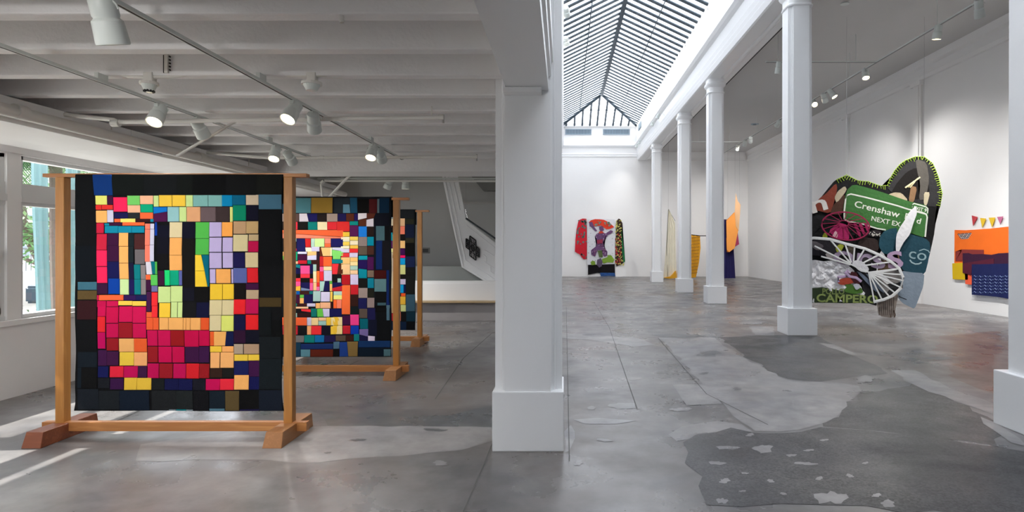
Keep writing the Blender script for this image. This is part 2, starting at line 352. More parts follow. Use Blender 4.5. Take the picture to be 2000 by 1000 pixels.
for i in range(7): box(fr, 3.995, 30.9, HC+6.30+i*.045, 4.012, 31.9, HC+6.315+i*.045)
obj('louvre', fr, VENTM, r)

# ---- skylight: sloping louvred glass roof with hipped end
EX0, EX1, RX = -.1, 4.04, 1.93; ZE, ZR = HC+6.80, HC+7.80; YH = 30.2
sky = obj('window_3', box(NB(), RX-.07, YN, ZR-.08, RX+.07, YH, ZR+.06), DARKM, kind='structure', label='long glazed skylight with dark slats running to a ridge beam')
def roof_pt(side, t, y, up=0):   # t 0 at eave, 1 at ridge
    e = EX0 if side < 0 else EX1
    return Vector((e+(RX-e)*t, y, ZE+(ZR-ZE)*t+up))
meshes = {}
for side in (-1, 1):
    for k in range(83):
        y = YN+.4+k*.44
        if y > YF-.4: break
        t1 = 1.0 if y < YH else max(.02, (YF-.1-y)/(YF-.1-YH))
        key = (side, round(t1, 3))
        if key not in meshes:
            bm = NB(); a = roof_pt(side, 0, 0); b = roof_pt(side, t1, 0); w = Vector((0, .085, 0)); h = Vector((0, 0, .035))
            hexa(bm, [a-w, b-w, b-w+h, a-w+h, a+w, b+w, b+w+h, a+w+h]); bmesh.ops.recalc_face_normals(bm, faces=bm.faces[:])
            me = bpy.data.meshes.new('slat'); bm.to_mesh(me); bm.free(); me.materials.append(DARKM); meshes[key] = me
        o = bpy.data.objects.new('slat', meshes[key]); COL.objects.link(o); o.location = (0, y, 0); o.parent = sky
for side, x in ((-1, .84), (1, 2.99)):
    t_ = (x-(EX0 if side < 0 else EX1))/(RX-(EX0 if side < 0 else EX1))
    ye = YF-.1-(YF-.1-YH)*t_
    obj('purlin_rod', tube(NB(), [roof_pt(side, t_, YN, -.03), roof_pt(side, t_, ye, -.03)], .02), DARKM, sky)
gl = NB()
for side in (-1, 1):
    v = [gl.verts.new(p) for p in (roof_pt(side, 0, YN, .09), roof_pt(side, 1, YN, .09), roof_pt(side, 1, YH, .09), roof_pt(side, 0, YF-.1, .09))]; gl.faces.new(v)
v = [gl.verts.new(p) for p in (roof_pt(-1, 0, YF-.1, .09), roof_pt(1, 0, YF-.1, .09), roof_pt(1, 1, YH, .09))]; gl.faces.new(v)
obj('glazing', gl, GLASS, sky)
for side in (-1, 1):
    obj('hip_beam', tube(NB(), [roof_pt(side, 0, YF-.1), roof_pt(side, 1, YH)], .07), DARKM, sky)
for px in (1106, 1122, 1137, 1152, 1166, 1181, 1197, 1212, 1227):
    x = (px-PX)*.0285; t_ = (x-EX0)/(RX-EX0) if x < RX else (EX1-x)/(EX1-RX)
    t_ = max(.05, t_); base = Vector((x, YF-.1, ZE)); top = Vector((x, YF-.1-(YF-.1-YH)*t_, ZE+(ZR-ZE)*t_))
    obj('mullion', tube(NB(), [base, top], .055, 4), DARKM, sky)
obj('cross_wire', tube(NB(), [Vector((RX-.95, YF-.1-1.5, ZE+.5)), Vector((RX+.95, YF-.1-1.5, ZE+.5))], .02), DARKM, sky)
# curb between wall heads and the skylight eaves
trim('trim_8', box(NB(), 4.04, YN, HC+6.9, 4.3, YF+.1, HC+7.0), GLOSSW); trim('trim_9', box(NB(), -.3, YF-.1, ZE-.05, 4.1, YF+.1, HC+6.92), GLOSSW)
trim('trim_10', box(NB(), -.3, YN, HC+6.9, -.08, YF, HC+7.0), GLOSSW)

# ---- columns
def stepped(cx, cy, a, m, s):     # square plan, half size a, flat face half width m, corner set back s with a small bead
    q = [(m, a), (m, a-s*.55), (m+.012, a-s*.55), (m+.012, a-s), (a-s, a-s*.9), (a-s*.9, a-s), (a-s, m+.012), (a-s*.55, m+.012), (a-s*.55, m), (a, m)]
    out = []
    for k in range(4):
        c, s_ = math.cos(-k*math.pi/2), math.sin(-k*math.pi/2)
        out += [(cx+x*c-y*s_, cy+x*s_+y*c) for x, y in q]
    return out
def sq(cx, cy, a, m):   # same vertex count as stepped but plain
    out = []
    q = [(m, a)]*3+[(a-.02, a)]*1+[(a-.006, a-.002), (a-.002, a-.006)]+[(a, a-.02)]*1+[(a, m)]*3
    for k in range(4):
        c, s_ = math.cos(-k*math.pi/2), math.sin(-k*math.pi/2); out += [(cx+x*c-y*s_, cy+x*s_+y*c) for x, y in q]
    return out
def column(cx, cy, plinth, shaft, zt, lab, capital=True, m=.15, s=.05, ph=.49, mt=GLOSSW):
    r = thing('column', (cx, cy, 0), lab, 'column', 'square white columns')
    b = NB(); box(b, cx-plinth, cy-plinth, 0, cx+plinth, cy+plinth, ph, .008); obj('plinth', b, mt, r)
    b = NB(); zs = zt-.42 if capital else zt
    loft(b, [(ph, stepped(cx, cy, shaft, m, s)), (zs, stepped(cx, cy, shaft*.97, m*.97, s))]); obj('shaft', b, mt, r)
    if capital:
        b = NB()
        prof = [(0, .205/.22), (.0, 1.06), (.02, 1.10), (.04, 1.06), (.06, 1.0), (.17, 1.0), (.19, 1.08), (.22, 1.2), (.26, 1.27), (.30, 1.24), (.33, 1.1), (.42, 1.06)]
        rings = []
        for dz, f in prof:
            a = shaft*f; pts = []
            for k in range(32):
                an = 2*math.pi*(k+.5)/32; c, s_ = math.cos(an), math.sin(an); d = (abs(c)**5+abs(s_)**5)**(-1/5)
                pts.append((cx+a*c*d*.985, cy+a*s_*d*.985))
            rings.append((zs+dz, pts))
        loft(b, rings); obj('capital', b, mt, r, smooth=True)
    return r
CZ = [(4.365, 10.85+.27), (4.40, 17.0+.28), (4.38, 21.3+.28), (4.38, 27.7+.28)]
names = ['second white column from the right, next to the large patchwork artwork', 'third white column from the right, orange cloth showing behind it', 'fourth white column from the right, second from the far end', 'thin-looking farthest white column at the end of the row']
for (x, y), n in zip(CZ, names): column(x, y, .272, .225, ZB, n)
column(4.20, 5.16, .272, .225, ZB, 'nearest white column cut by the right edge of the photo')
# big pillar in the foreground
pc = column(-.281, 4.66+.28, .281, .268, HC+5.56, 'massive white pillar in the middle foreground between both halves', capital=False, m=.18, s=.06, ph=.47)
obj('ledge', box(NB(), -.47, 4.56, 2.800, -.17, 4.672, 2.838, .006), GLOSSW, pc)
pc['group'] = 'square white columns'

# ================================================ LEFT WING
# left wall with windows
SILL, HEAD = .86, 2.60
wl = NB(); box(wl, XL-.2, YN, 0, XL, 13.4, SILL-.03); box(wl, XL-.2, YN, HEAD, XL, 13.4, 3.4)
WY = [(1.50, 2.98), (3.14, 4.60), (4.76, 6.285), (6.45, 8.0), (8.16, 9.7), (9.86, 11.4)]
prev = YN
for a, b in WY: box(wl, XL-.2, prev, SILL-.03, XL, a, HEAD); prev = b
box(wl, XL-.2, prev, SILL-.03, XL, 13.4, HEAD)
obj('wall_window_side', wl, WHITE, kind='structure')
obj('trim_11', box(NB(), XL-.02, YN, SILL-.09, XL+.035, 13.2, SILL-.03, .006), WHITE, kind='structure', label='window sill ledge along the left wall')
SASH = mat('sash_paint', 'D9DADA', .45)
def window(n, a, b, double):
    r = obj('window_%d' % n, box(NB(), XL-.14, a, SILL-.03, XL-.02, b, SILL+.015), SASH, kind='structure')
    f = NB()
    box(f, XL-.12, a, SILL, XL-.03, a+.05, HEAD); box(f, XL-.12, b-.05, SILL, XL-.03, b, HEAD); box(f, XL-.12, a, HEAD-.04, XL-.03, b, HEAD)
    box(f, XL-.13, a, 2.10, XL+.005, b, 2.17); box(f, XL-.12, a, 2.17, XL-.02, b, 2.30); box(f, XL-.1, a, 2.06, XL-.02, b, 2.10)
    if double:
        for z0, z1, xo in ((.90, 1.55, -.02), (1.50, 2.08, -.06)):
            box(f, XL+xo-.04, a+.05, z0, XL+xo, a+.14, z1); box(f, XL+xo-.04, b-.14, z0, XL+xo, b-.05, z1)
            box(f, XL+xo-.04, a+.05, z0, XL+xo, b-.05, z0+.07); box(f, XL+xo-.04, a+.05, z1-.05, XL+xo, b-.05, z1)
        box(f, XL-.02, b-.16, 1.50, XL+.02, b-.08, 1.58)
    obj('frame', f, SASH, r)
    obj('pane', box(NB(), XL-.09, a+.05, SILL, XL-.085, b-.05, 2.10), GLASS, r)
    obj('pane', box(NB(), XL-.09, a+.05, 2.28, XL-.085, b-.05, HEAD-.03), GLASS, r)
    return r
for i, (a, b) in enumerate(WY):
    window({2: 1, 3: 2}.get(i, 4+i), a, b, i % 2 == 0)
for i, (xa, xb, zt_) in enumerate([(-5.7, -4.0, 3.15)]):  # unseen front window, added as fill light for the left wing
    r_ = obj('window_%d' % (10+i), box(NB(), xa, YN-.12, .25, xb, YN-.04, .31), SASH, kind='structure')
    obj('pane', box(NB(), xa, YN-.09, .31, xb, YN-.085, zt_), GLASS, r_); obj('frame', box(NB(), xa, YN-.12, 2.3, xb, YN-.04, 2.37), SASH, r_)
# cornice above windows and boxed duct
obj('trim_12', prism_y(NB(), [(XL, HC+1.02), (XL+.05, HC+1.01), (XL+.09, HC+1.07), (XL+.32, HC+1.09), (XL+.38, HC+1.16), (XL+.38, HC+1.30), (XL, HC+1.30)], YN, 9.6), WHITE, kind='structure', label='deep moulded header above the windows')
duct = thing('air_duct', (-5.1, 6, HC+1.09), 'long boxed white duct running above the windows', 'duct')
prev = YN
for y in (2.2, 6.62, 7.9, 9.9, 12.6):
    obj('duct_section', box(NB(), -5.6, prev+.004, HC+1.09, -4.82, y-.004, HC+1.315, .004), WHITE, duct); prev = y
gr = obj('duct_grille', box(NB(), -4.825, 6.72, HC+1.115, -4.812, 7.12, HC+1.185), VENTM, duct)
for i in range(12): obj('grille_slot', box(NB(), -4.815, 6.74+i*.031, HC+1.125, -4.808, 6.755+i*.031, HC+1.175), VENTD, gr)
# joisted ceiling
cl = obj('ceiling_left', box(NB(), XL, YN, HC+1.62, -.45, 10.4, HC+1.75), CEILP, kind='structure', label='painted timber deck above the ceiling joists')
hj = 1.33; jm = None
for k in range(-12, 10):
    y = 3.487+.6018*k
    if jm is None:
        jm = bpy.data.meshes.new('joist'); b = NB(); box(b, XL, -.11, HC+hj, -.45, 0, HC+1.62, .012); b.to_mesh(jm); b.free(); jm.materials.append(CEILP)
    if y < YN+.2 or y > 9.2: continue
    o = bpy.data.objects.new('joist', jm); COL.objects.link(o); o.location = (0, y, 0); o.parent = cl
obj('trim_13', box(NB(), XL, 9.65, HC+1.24, -.3, 10.35, HC+1.62, .01), CEILP, kind='structure', label='deep cross beam closing the joisted ceiling')
# high space beyond the cross beam, back walls, bench
YB = 13.2
obj('ceiling_back', box(NB(), XL-.2, 10.35, 4.6, -.3, 15.2, 4.75), CEILP, kind='structure')
obj('wall_above_beam', box(NB(), XL, 10.2, HC+1.62, -.3, 10.35, 4.6), BACKW, kind='structure')
wall('wall_back', XL-.2, 14.9, 0, -.1, 15.1, 4.75, m=BACKW)
wall('wall_back_left', XL-.2, 13.4, 0, XL, 15.1, 4.75, m=BACKW)
wall('wall_over_windows', XL-.2, 10.35, 3.4, XL, 13.4, 4.75, m=BACKW)
sp = NB(); slab(sp, [P(690,330,14.4), P(712,400,14.4), P(830,640,14.4), P(1090,640,14.4), P(1090,215,14.4), P(690,215,14.4)], (0, .4, 0))
obj('wall_stair', sp, mat('stair_wall_grey', 'C2C2C0', .75), kind='structure')
sp = NB(); box(sp, XL, 13.52, 0, -.3, 13.62, 1.18); obj('wall_low', sp, mat('low_wall_green_grey', '9C9F9B', .5), kind='structure')
obj('trim_14', box(NB(), XL, 13.2, 0, -.3, 13.34, .865), WHITE, kind='structure', label='white backrest wall behind the timber bench')
PALEW = wood_mat('pale_bench_wood', 'A8906C', 'BCA582', 0)
bench = thing('bench', (-3, 13.1, 0), 'long wall bench with pale timber seat at the back of the left room', 'bench')
obj('seat', box(NB(), XL, 12.92, .40, -.56, 13.2, .435, .004), PALEW, bench)
obj('apron', box(NB(), XL, 13.06, .0, -.56, 13.2, .40), mat('bench_front_mauve', '9A9594', .6), bench)
obj('backrest', box(NB(), XL, 13.17, .435, -.56, 13.2, .80), WHITE, bench)
# white raked stair parapet with mouldings, glass rail and grille
YP = 13.37
st = thing('stair_parapet', (-1.6, YP, .9), 'raked white stair side with mouldings, seen beside the pillar', 'staircase')
poly = [(862,300),(893,300),(893,345),(903,392),(909,428),(965,472),(1030,520),(1090,562),(1090,632),(1030,600),(965,560),(902,522)]
obj('side_panel', slab(NB(), [P(x, y, YP) for x, y in poly], (0, .1, 0)), GLOSSW, st)
for ln, rr in (([(866,300),(866,345),(904,521),(965,558),(1090,630)], .030), ([(874,300),(875,345),(909,508),(965,545),(1090,618)], .016), ([(883,300),(884,345),(898,410)], .014), ([(909,430),(965,474),(1090,564)], .022), ([(911,440),(965,482),(1090,572)], .010)):
    obj('moulding', tube(NB(), [P(x, y, YP-.005) for x, y in ln], rr, 8), GLOSSW, st)
obj('handrail', tube(NB(), [P(903,426,YP+.05), P(911,427,YP+.05), P(965,464,YP+.05), P(1090,550,YP+.05)], .022), mat('rail_dark', '50565A', .4), st)
obj('glass_panel', slab(NB(), [P(x, y, YP+.04) for x, y in ((903,428),(912,429),(1090,552),(1090,562),(909,431))], (0, .01, 0)), GLASS, st)
for q in (((944,497),(950,502),(950,514),(965,524)), ((945,510),(958,521),(958,530),(965,535)), ((946,488),(965,500))):
    obj('raised_trim', tube(NB(), [P(x, y, YP-.005) for x, y in q], .014, 6), GLOSSW, st)
def shear(u, v):  # local cell units to raked panel
    return P(923.5+u*8.6, 484.5+u*6.6+v*11, YP-.02)
IRON = mat('black_iron', '18181A', .5)
gi = obj('ornament_grille', NB(), IRON, st); bpy.data.objects.remove(gi, do_unlink=True)
g = NB()
def bar(g, u0, v0, u1, v1, r=.014): tube(g, [shear(u0, v0), shear(u1, v1)], r, 5)
cells = [(-1, -1.2, 0, 1.2-1)]
for (u0, v0, u1, v1) in ((-.7, -1.75, .7, 1.75), (-1.55, -.75, -.7, .75), (.7, -.75, 1.5, .75)):
    bar(g, u0, v0, u1, v0); bar(g, u1, v0, u1, v1); bar(g, u1, v1, u0, v1); bar(g, u0, v1, u0, v0)
    n = 3; m_ = 4
    for i in range(1, n):
        u = u0+(u1-u0)*i/n; bar(g, u, v0, u, v1, .007)
    for j in range(1, m_):
        v = v0+(v1-v0)*j/m_; bar(g, u0, v, u1, v, .007)
    bar(g, u0, v0, u1, v1, .008); bar(g, u0, v1, u1, v0, .008)
for k in range(16):
    a = k*math.pi/8; b = (k+1)*math.pi/8
    bar(g, .4*math.cos(a), .55*math.sin(a), .4*math.cos(b), .55*math.sin(b), .014)
obj('ornament_grille', g, IRON, st, label='black cross-shaped lattice grille')
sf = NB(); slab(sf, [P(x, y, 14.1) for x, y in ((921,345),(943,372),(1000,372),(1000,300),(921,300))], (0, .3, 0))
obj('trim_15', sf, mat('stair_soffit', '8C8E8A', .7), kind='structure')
obj('trim_16', box(NB(), P(897,396,14.4).x, 14.3, P(0,398,14.35).z, -.5, 14.4, P(0,394,14.35).z), BACKW, kind='structure')
pl = thing('crystal_light', P(911, 415, 13.6), 'tiny string of bright lights hanging over the stair rail', 'light')
obj('cord', tube(NB(), [P(910,300,13.6), P(910,426,13.6)], .003), CHROME, pl)
for i, (x, y) in enumerate(((910,413),(909.5,416),(911,419),(912,422),(912.5,425),(909,410))):
    b = NB(); bmesh.ops.create_icosphere(b, subdivisions=1, radius=.006, matrix=Matrix.Translation(P(x, y, 13.6))); obj('bulb', b, mat('crystal_bulb', 'FFFFFF', .3, emit='FFFFFF', es=2.0), pl)
sg = thing('wall_label', P(830, 489, 14.39), 'small dark rectangular plate on the grey back wall', 'sign')
a = P(824, 486, 14.38); b_ = P(836, 492.5, 14.38)
obj('plate', box(NB(), a.x, 14.37, b_.z, b_.x, 14.398, a.z, .004), mat('plate_dark', '3A3C3C', .4), sg)
obj('backing_plate', box(NB(), a.x-.03, 14.385, b_.z-.03, b_.x+.04, 14.399, a.z+.03, .003), mat('plate_grey', '8A8A86', .5), sg)
# outer shells that keep the sky out
obj('wall_sun_block', box(NB(), XL-.1, YN-.2, 4.8, -.32, YF, 12.8), WALLP, kind='structure')  # unseen tall box added to block the sun from the skylight
obj('wall_upper_infill', box(NB(), XL-.2, YN-.2, HC+1.76, -.31, 10.2, 4.79), WALLP, kind='structure')
obj('wall_behind_stair', box(NB(), XL, 15.1, 0, -.31, 15.4, 4.79), WALLP, kind='structure')
# ================================================ QUILT RACKS
def rack(x0, x1, y, lab):   # post centres
    r = thing('quilt_rack', ((x0+x1)/2, y, 0), lab, 'rack', 'timber quilt racks')
    h = .037
    for x in (x0, x1):
        b = NB(); box(b, x-h, y-h, .12, x+h, y+h, 2.195, .006); obj('post', b, WOODZ, r)
        b = NB(); fw = .072
        hexa(b, [(x-fw-.012, y-.30, 0), (x+fw, y-.30, 0), (x+fw, y+.30, 0), (x-fw-.012, y+.30, 0), (x-fw+.008, y-.275, .125), (x+fw, y-.275, .125), (x+fw, y+.275, .125), (x-fw+.008, y+.275, .125)])
        bmesh.ops.bevel(b, geom=b.edges[:], offset=.003, segments=1, affect='EDGES')
        obj('foot', b, FOOTW if x == x0 else WOODY, r)
    obj('stretcher', box(NB(), x0-.155, y-.03, .055, x1+.155, y+.025, .132, .003), WOODX, r)
    obj('crossbar', box(NB(), x0-.145, y-.035, 2.195, x1+.155, y+.035, 2.226, .004), WOODX, r)
    return r
RK = [(-4.24, -2.32, 5.03), (-4.02, -2.09, 7.43), (-4.31, -2.39, 9.87)]
rack(*RK[0], 'frontmost timber rack with the black bordered patchwork quilt')
rack(*RK[1], 'middle timber rack standing behind the front quilt')
rack(*RK[2], 'rearmost timber rack nearest the wall bench')

# ================================================ QUILTS
PAL = dict(y='E6E676', P='3C1238', r='F5285A', g='76CC66', I='F2B892', R='E2342E', o='FFB566', W='CFCDE2', J='0AA578', N='17164C', C='D8C698', c='C8203E',
 O='F4683A', Y='EEC342', D='341418', T='1088A4', t='0A6C70', B='08409E', L='C6DE90', l='D2DA66', E='6E6868', e='2A2C2C', S='FF8068', K='0B0D0F', k='131719', n='101A26',
 G='54B44C', M='C4104C', m='8E1620', V='B9ABD4', U='56609A', j='1ED272', p='381538', H='5C4A2A', h='40667A', A='7AAEA8', b='0C72C6', X='006B78', q='70403A')
def tosrgb(k): return PAL[k] if k in PAL else k
def cloth_mat(hexc):
    return mat('cloth_'+hexc, hexc, .85, noise_s=18, noise_a=.07, bump=.2, bump_s=160, spec=.12)
def wave(x, z, ph, ztop, amp=1):
    t = max(0, (ztop-z)/2)
    return amp*(.008*t*math.sin(3.1*x+ph)+.006*t*math.sin(7.3*x+2.1*z+ph)+.003*math.sin(11*z+ph))
def make_quilt(yq, ph, frames, ztop, x0, x1, z0, base_hex, lab, flare=.02):
    yb = yq-.045      # front face plane
    def px2(x, y): return ((x-PX)*yb/FP, CH+(PY-y)*yb/FP)
    q = thing('quilt', ((x0+x1)/2, yq, z0), lab, 'quilt', 'patchwork quilts on the racks')
    # base cloth: front sheet folded over the crossbar
    bm = NB(); nx, nz = 28, 32; F = []
    def yy(x, z, off): return yb+wave(x, z, ph, ztop)+off
    cols = []
    for i in range(nx+1):
        x = x0+(x1-x0)*i/nx; ring = []
        for j in range(nz+1):
            z = z0+(ztop-z0)*j/nz; f = flare*max(0, 1-(z-z0)/.12)**2
            xx = x+(-f if i == 0 else f*.5 if i == nx else 0)+.004*math.sin(9*z+ph)*(1 if i in (0, nx) else 0)
            ring.append(bm.verts.new((xx, yy(x, z, .006), z)))
        for dy, dz in ((.02, .012), (.045, .016), (.07, .012)): ring.append(bm.verts.new((x, yb+dy, ztop+dz)))
        for j in range(9): ring.append(bm.verts.new((x, yb+.085, ztop-.03*j)))
        cols.append(ring)
    for A, B in zip(cols, cols[1:]):
        for a, b, c, d in zip(A, A[1:], B[1:], B): bm.faces.new((a, b, c, d))
    bo = obj('backing_cloth', bm, cloth_mat(base_hex), q, smooth=True)
    n = 0
    for (ox, oy, s), items in frames:
        for it in items:
            pts, colr = it
            W = [px2(ox+a/s, oy+b/s) for a, b in pts]
            W = [(min(max(a, x0+.003), x1-.003), min(max(b, z0+.003), ztop)) for a, b in W]
            (ax, az), (bx, bz), (cx, cz), (dx, dz) = W
            w = max(abs(bx-ax), abs(cx-dx)); h = max(abs(az-dz), abs(bz-cz))
            if w < .006 or h < .006: continue
            bm = NB(); n1 = max(1, round(w/.09)); n2 = max(1, round(h/.09))
            e = min(.0045, w*.18, h*.18); us = [0, e/w]+[k/n1 for k in range(1, n1)]+[1-e/w, 1]; vs = [0, e/h]+[k/n2 for k in range(1, n2)]+[1-e/h, 1]
            dark = sum(lin(tosrgb(colr))[:3]) < .12; grid = []
            for u in us:
                row = []
                for v in vs:
                    x = (ax*(1-u)+bx*u)*(1-v)+(dx*(1-u)+cx*u)*v; z = (az*(1-u)+bz*u)*(1-v)+(dz*(1-u)+cz*u)*v
                    edge = u in (0, 1) or v in (0, 1)
                    row.append(bm.verts.new((x, yy(x, z, .002 if dark else (.004 if edge else .0005)), z)))
                grid.append(row)
            for A, B in zip(grid, grid[1:]):
                for a, b, c, d in zip(A, A[1:], B[1:], B): bm.faces.new((a, b, c, d))
            obj('patch', bm, cloth_mat(tosrgb(colr)), q, smooth=True); n += 1
    return q, n
def parse(txt):
    out = []
    for tok in txt.split(';'):
        tok = tok.strip()
        if not tok: continue
        nums, col = tok.rsplit(' ', 1) if ' ' in tok else (tok, 'K')
        v = [float(t) for t in nums.replace(' ', ',').split(',') if t]
        if len(v) == 4: x0, y0, x1, y1 = v; pts = [(x0, y0), (x1, y0), (x1, y1), (x0, y1)]
        else: pts = [(v[0], v[1]), (v[2], v[3]), (v[4], v[5]), (v[6], v[7])]
        out.append((pts, col))
    return out
s1, s2 = 7.69, 6.25
Q1 = [((0, 0, 1), parse('146,341,182,382 K;147,384,187,478 K;147,480,187,549 0A1016;218,341,280,381 0E1312;281,341,345,381 121517;346,341,376,381 0F1311;377,341,440,381 060708;441,341,500,381 0F1011;501,340,551,380 151613;505,411,549,500 0A0B0D;505,501,549,518 08090B;506,600,530,655 0B1012;531,625,549,658 050607;506,658,549,700 12171A;506,701,550,760 11181C;506,762,551,802 121925')),
 ((140,330,s1), parse('305,85,600,85,620,395,335,395 0A3474;350,400,525,535 y;530,405,615,530 P;620,425,828,640 r;832,400,1018,540 g;1022,400,1220,528 I;350,540,440,612 R;445,540,612,608 R;352,625,518,805 o;522,618,615,800 W;832,545,1022,655 I;1028,532,1215,650 J;628,655,835,740 N;838,655,1015,745 26282A;1018,655,1215,748 O;628,748,718,798 O;720,745,945,800 E8E070;948,750,1170,795 D;1172,750,1220,795 T;358,812,470,965 c;480,815,550,850 T;552,808,745,850 P;750,800,1085,850 O;485,855,685,962 T;688,858,890,958 T;893,860,1082,958 T')),
 ((140,440,s2), parse('298,105,420,300 CC2440;298,305,424,500 r;300,508,424,705 r;305,712,428,840 p;428,100,565,245 P;430,248,568,440 P;430,445,572,645 15164E;435,650,572,840 B;568,92,682,255 o;572,260,684,460 o;572,465,684,655 o;576,660,684,848 CEEAA4;690,100,755,255 182428;690,258,750,455 1C262A;690,460,748,660 161838;690,662,750,848 1C1A54;760,105,885,290 4A2424;765,295,888,475 6C6668;752,480,830,660 0C7C80;752,663,830,848 0C7C80;834,485,895,660 8A8080;834,663,895,848 8A8080;888,-20,948,48 S;888,51,948,243 S;890,246,950,445 S;952,-20,1000,45 W;951,48,1002,238 W;950,241,1002,440 W;898,448,963,445,976,600,905,600 DAD6E0;895,605,955,665 O;898,670,962,670,962,800,900,800 P;325,852,618,918 O;300,852,324,918 M;625,855,768,918 301450;770,855,955,918 1A1A50;558,925,728,978 F6CC50;730,928,898,985 F6CC50;305,925,412,1000 M;68,692,298,790 3E6C7C;66,798,298,908 H')),
 ((280,330,s1), parse('150,400,225,565 L;232,392,425,562 Y;432,392,628,560 Y;635,392,740,565 L;745,392,968,562 A;972,392,1178,562 A;145,572,350,572,352,640,145,672 b;145,674,352,642,355,790,145,795 4A1444;358,570,530,790 90BEC0;535,570,640,790 L;645,570,850,790 DCA274;855,572,1080,790 665658;165,800,195,800,205,1000,165,1000 0C3A9C')),
 ((400,330,s1), parse('255,392,412,560 0480B0;415,392,612,540 045C7C;618,388,805,540 C8B49A;808,385,1150,605 h;160,570,368,790 3A2E2E;372,570,415,795 D8DC80;420,545,615,775 04805E;622,545,800,770 0E0D20;425,785,617,975 B8946E;620,785,800,970 B89868')),
 ((280,440,s2), parse('137,2,160,2,158,100,150,100 0C3A9C;85,445,135,440,145,595,105,598 X;138,445,165,600 G;80,605,165,735 5CC458;88,740,165,812 6E6CA0;165,0,312,150 0E0E20;167,152,312,350 0E0D1A;172,352,312,540 100E10;175,555,250,735 3C1634;315,-38,468,148 DCCCA0;318,152,468,365 F0AC60;318,368,470,550 F0AC60;472,-38,626,160 0D0E20;472,163,624,550 12100E;475,555,624,760 100E0E;632,-38,798,160 52B44C;635,165,798,358 50B24C;632,362,705,362,745,555,630,555 F2CC3C;630,558,745,558,778,750,628,750 EEC634;710,362,798,365,800,750,782,750 006478;620,758,800,928 0B0A0A;480,762,618,925 10101E;255,548,318,735 j;322,550,430,732 08A078;432,555,470,732 5C64A4;173,750,325,945 C8DE90;330,742,473,935 C8DE90;90,820,165,985 EC3034')),
 ((400,440,s2), parse('50,-38,200,140 V;205,-38,335,135 F4A44E;52,150,203,325 V;215,150,338,325 V;55,335,205,525 V;218,335,342,520 V;58,535,128,708 V;135,535,312,708 EEA85A;322,535,345,708 V;60,718,210,908 E8BE34;215,718,350,905 E8BE34;345,115,525,318 CEC092;535,112,655,190 B8A078;530,195,655,325 B00E44;348,335,490,515 191646;495,332,652,515 CBB98E;348,522,512,705 U;516,522,650,700 D02028;355,712,495,900 120C0C;500,710,655,785 3A0F38;502,790,655,900 B0987A')),
 ((400,570,s1), parse('432,115,608,335 DA2228;612,112,805,330 B40F4C;70,125,255,350 CFC092;260,125,432,350 CFC092;75,355,245,585 CFC094;250,358,432,590 CFD66A;438,352,610,575 101038;615,345,805,570 D42024;80,598,138,810 DC5A28;140,598,325,598,305,810,138,812 E6A75C;326,600,432,600,432,808,306,810 0D163E;436,578,612,770 2A0E2A;615,578,820,765 0C0C1C;80,818,252,905 E6BC3C;258,818,430,905 EBA45E;435,785,572,935 A4927E;582,785,812,935 A4876C;818,88,1150,225 40331A')),
 ((140,570,s1), parse('385,145,505,370 CC1050;515,140,685,222 CC1450;512,230,690,470 C8104A;700,220,900,455 CC1450;905,225,1105,470 CC1450;385,375,498,605 E0282E;515,480,690,690 C00E4C;695,465,900,695 951822;905,480,1105,695 C4104C;385,612,498,855 BC0858;515,700,690,885 901820;698,705,918,905 E6AA66;920,705,1112,908 DE5A2A;82,132,370,415 321418;82,425,372,880 0C0D0F')),
 ((280,570,s1), parse('35,0,105,295 451845;35,305,116,385 EC6038;116,215,205,385 EC3034;230,170,400,385 F0C43C;412,155,508,385 C8DE90;515,158,585,385 C8DE90;590,155,795,385 121214;800,160,985,385 0F1030;35,390,135,572 E65C30;138,390,222,572 E65C30;232,390,372,572 EBAA60;376,390,598,572 EBAA60;602,390,642,572 E6A45C;645,390,708,572 E6A45C;712,390,862,572 EAA860;866,390,990,572 D85226;45,580,200,815 C00E4C;210,580,400,815 C00E4C;405,580,612,815 8E1418;618,580,835,825 B80842;840,580,995,812 B80842')),
 ((140,680,s1), parse('82,60,375,288 121A22;142,297,378,600 0C0C0D;82,292,138,600 121C24;390,30,518,265 3C1440;522,50,690,260 3E143C;705,65,915,265 E2BE42;918,68,1112,270 E8A468;390,275,545,440 12164C;565,275,765,440 D6243A;770,275,975,445 B80C50;980,275,1112,445 3A163C;395,450,565,600 16181E;575,455,770,620 34123E;780,448,965,630 DCB43C;968,452,1180,630 DCB43C;82,615,400,925 181D24;405,640,710,925 1A1E22;715,640,1150,935 101A28')),
 ((280,680,s1), parse('45,-20,200,220 901820;210,-20,415,220 BE0A4A;425,-20,612,220 B80A44;625,-20,835,215 361038;840,-25,990,215 36123C;45,235,215,455 B40A4C;222,235,430,455 8E1620;440,235,635,455 B40A4C;642,232,838,455 C81E26;842,235,995,450 8C161C;110,465,300,630 16191A;310,465,520,630 10123E;525,465,740,630 101240;750,465,940,630 15151F;112,640,480,940 1B1D1F;484,640,745,920 1C2021;370,925,480,952 7C8C94;483,925,635,952 127880;638,925,745,952 7C8C94;755,645,990,940 0E0E12')),
 ((400,680,s1), parse('85,65,225,298 E8A768;235,65,432,295 E8A866;440,98,642,192 E0BC3E;648,98,815,188 E0BC3E;440,197,655,400 141A4E;660,190,815,425 38103C;85,305,265,440 301C14;270,302,435,440 161614;22,462,235,628 B8094C;238,460,440,625 D82838;445,405,660,622 E8A860;667,430,815,620 101246;80,640,312,900 121C26;315,640,520,935 55462A;525,635,815,915 0A0A0B;75,905,305,940 4C7080;530,918,815,938 1C1840')),
]
def qz(y, yb): return CH+(PY-y)*yb/FP
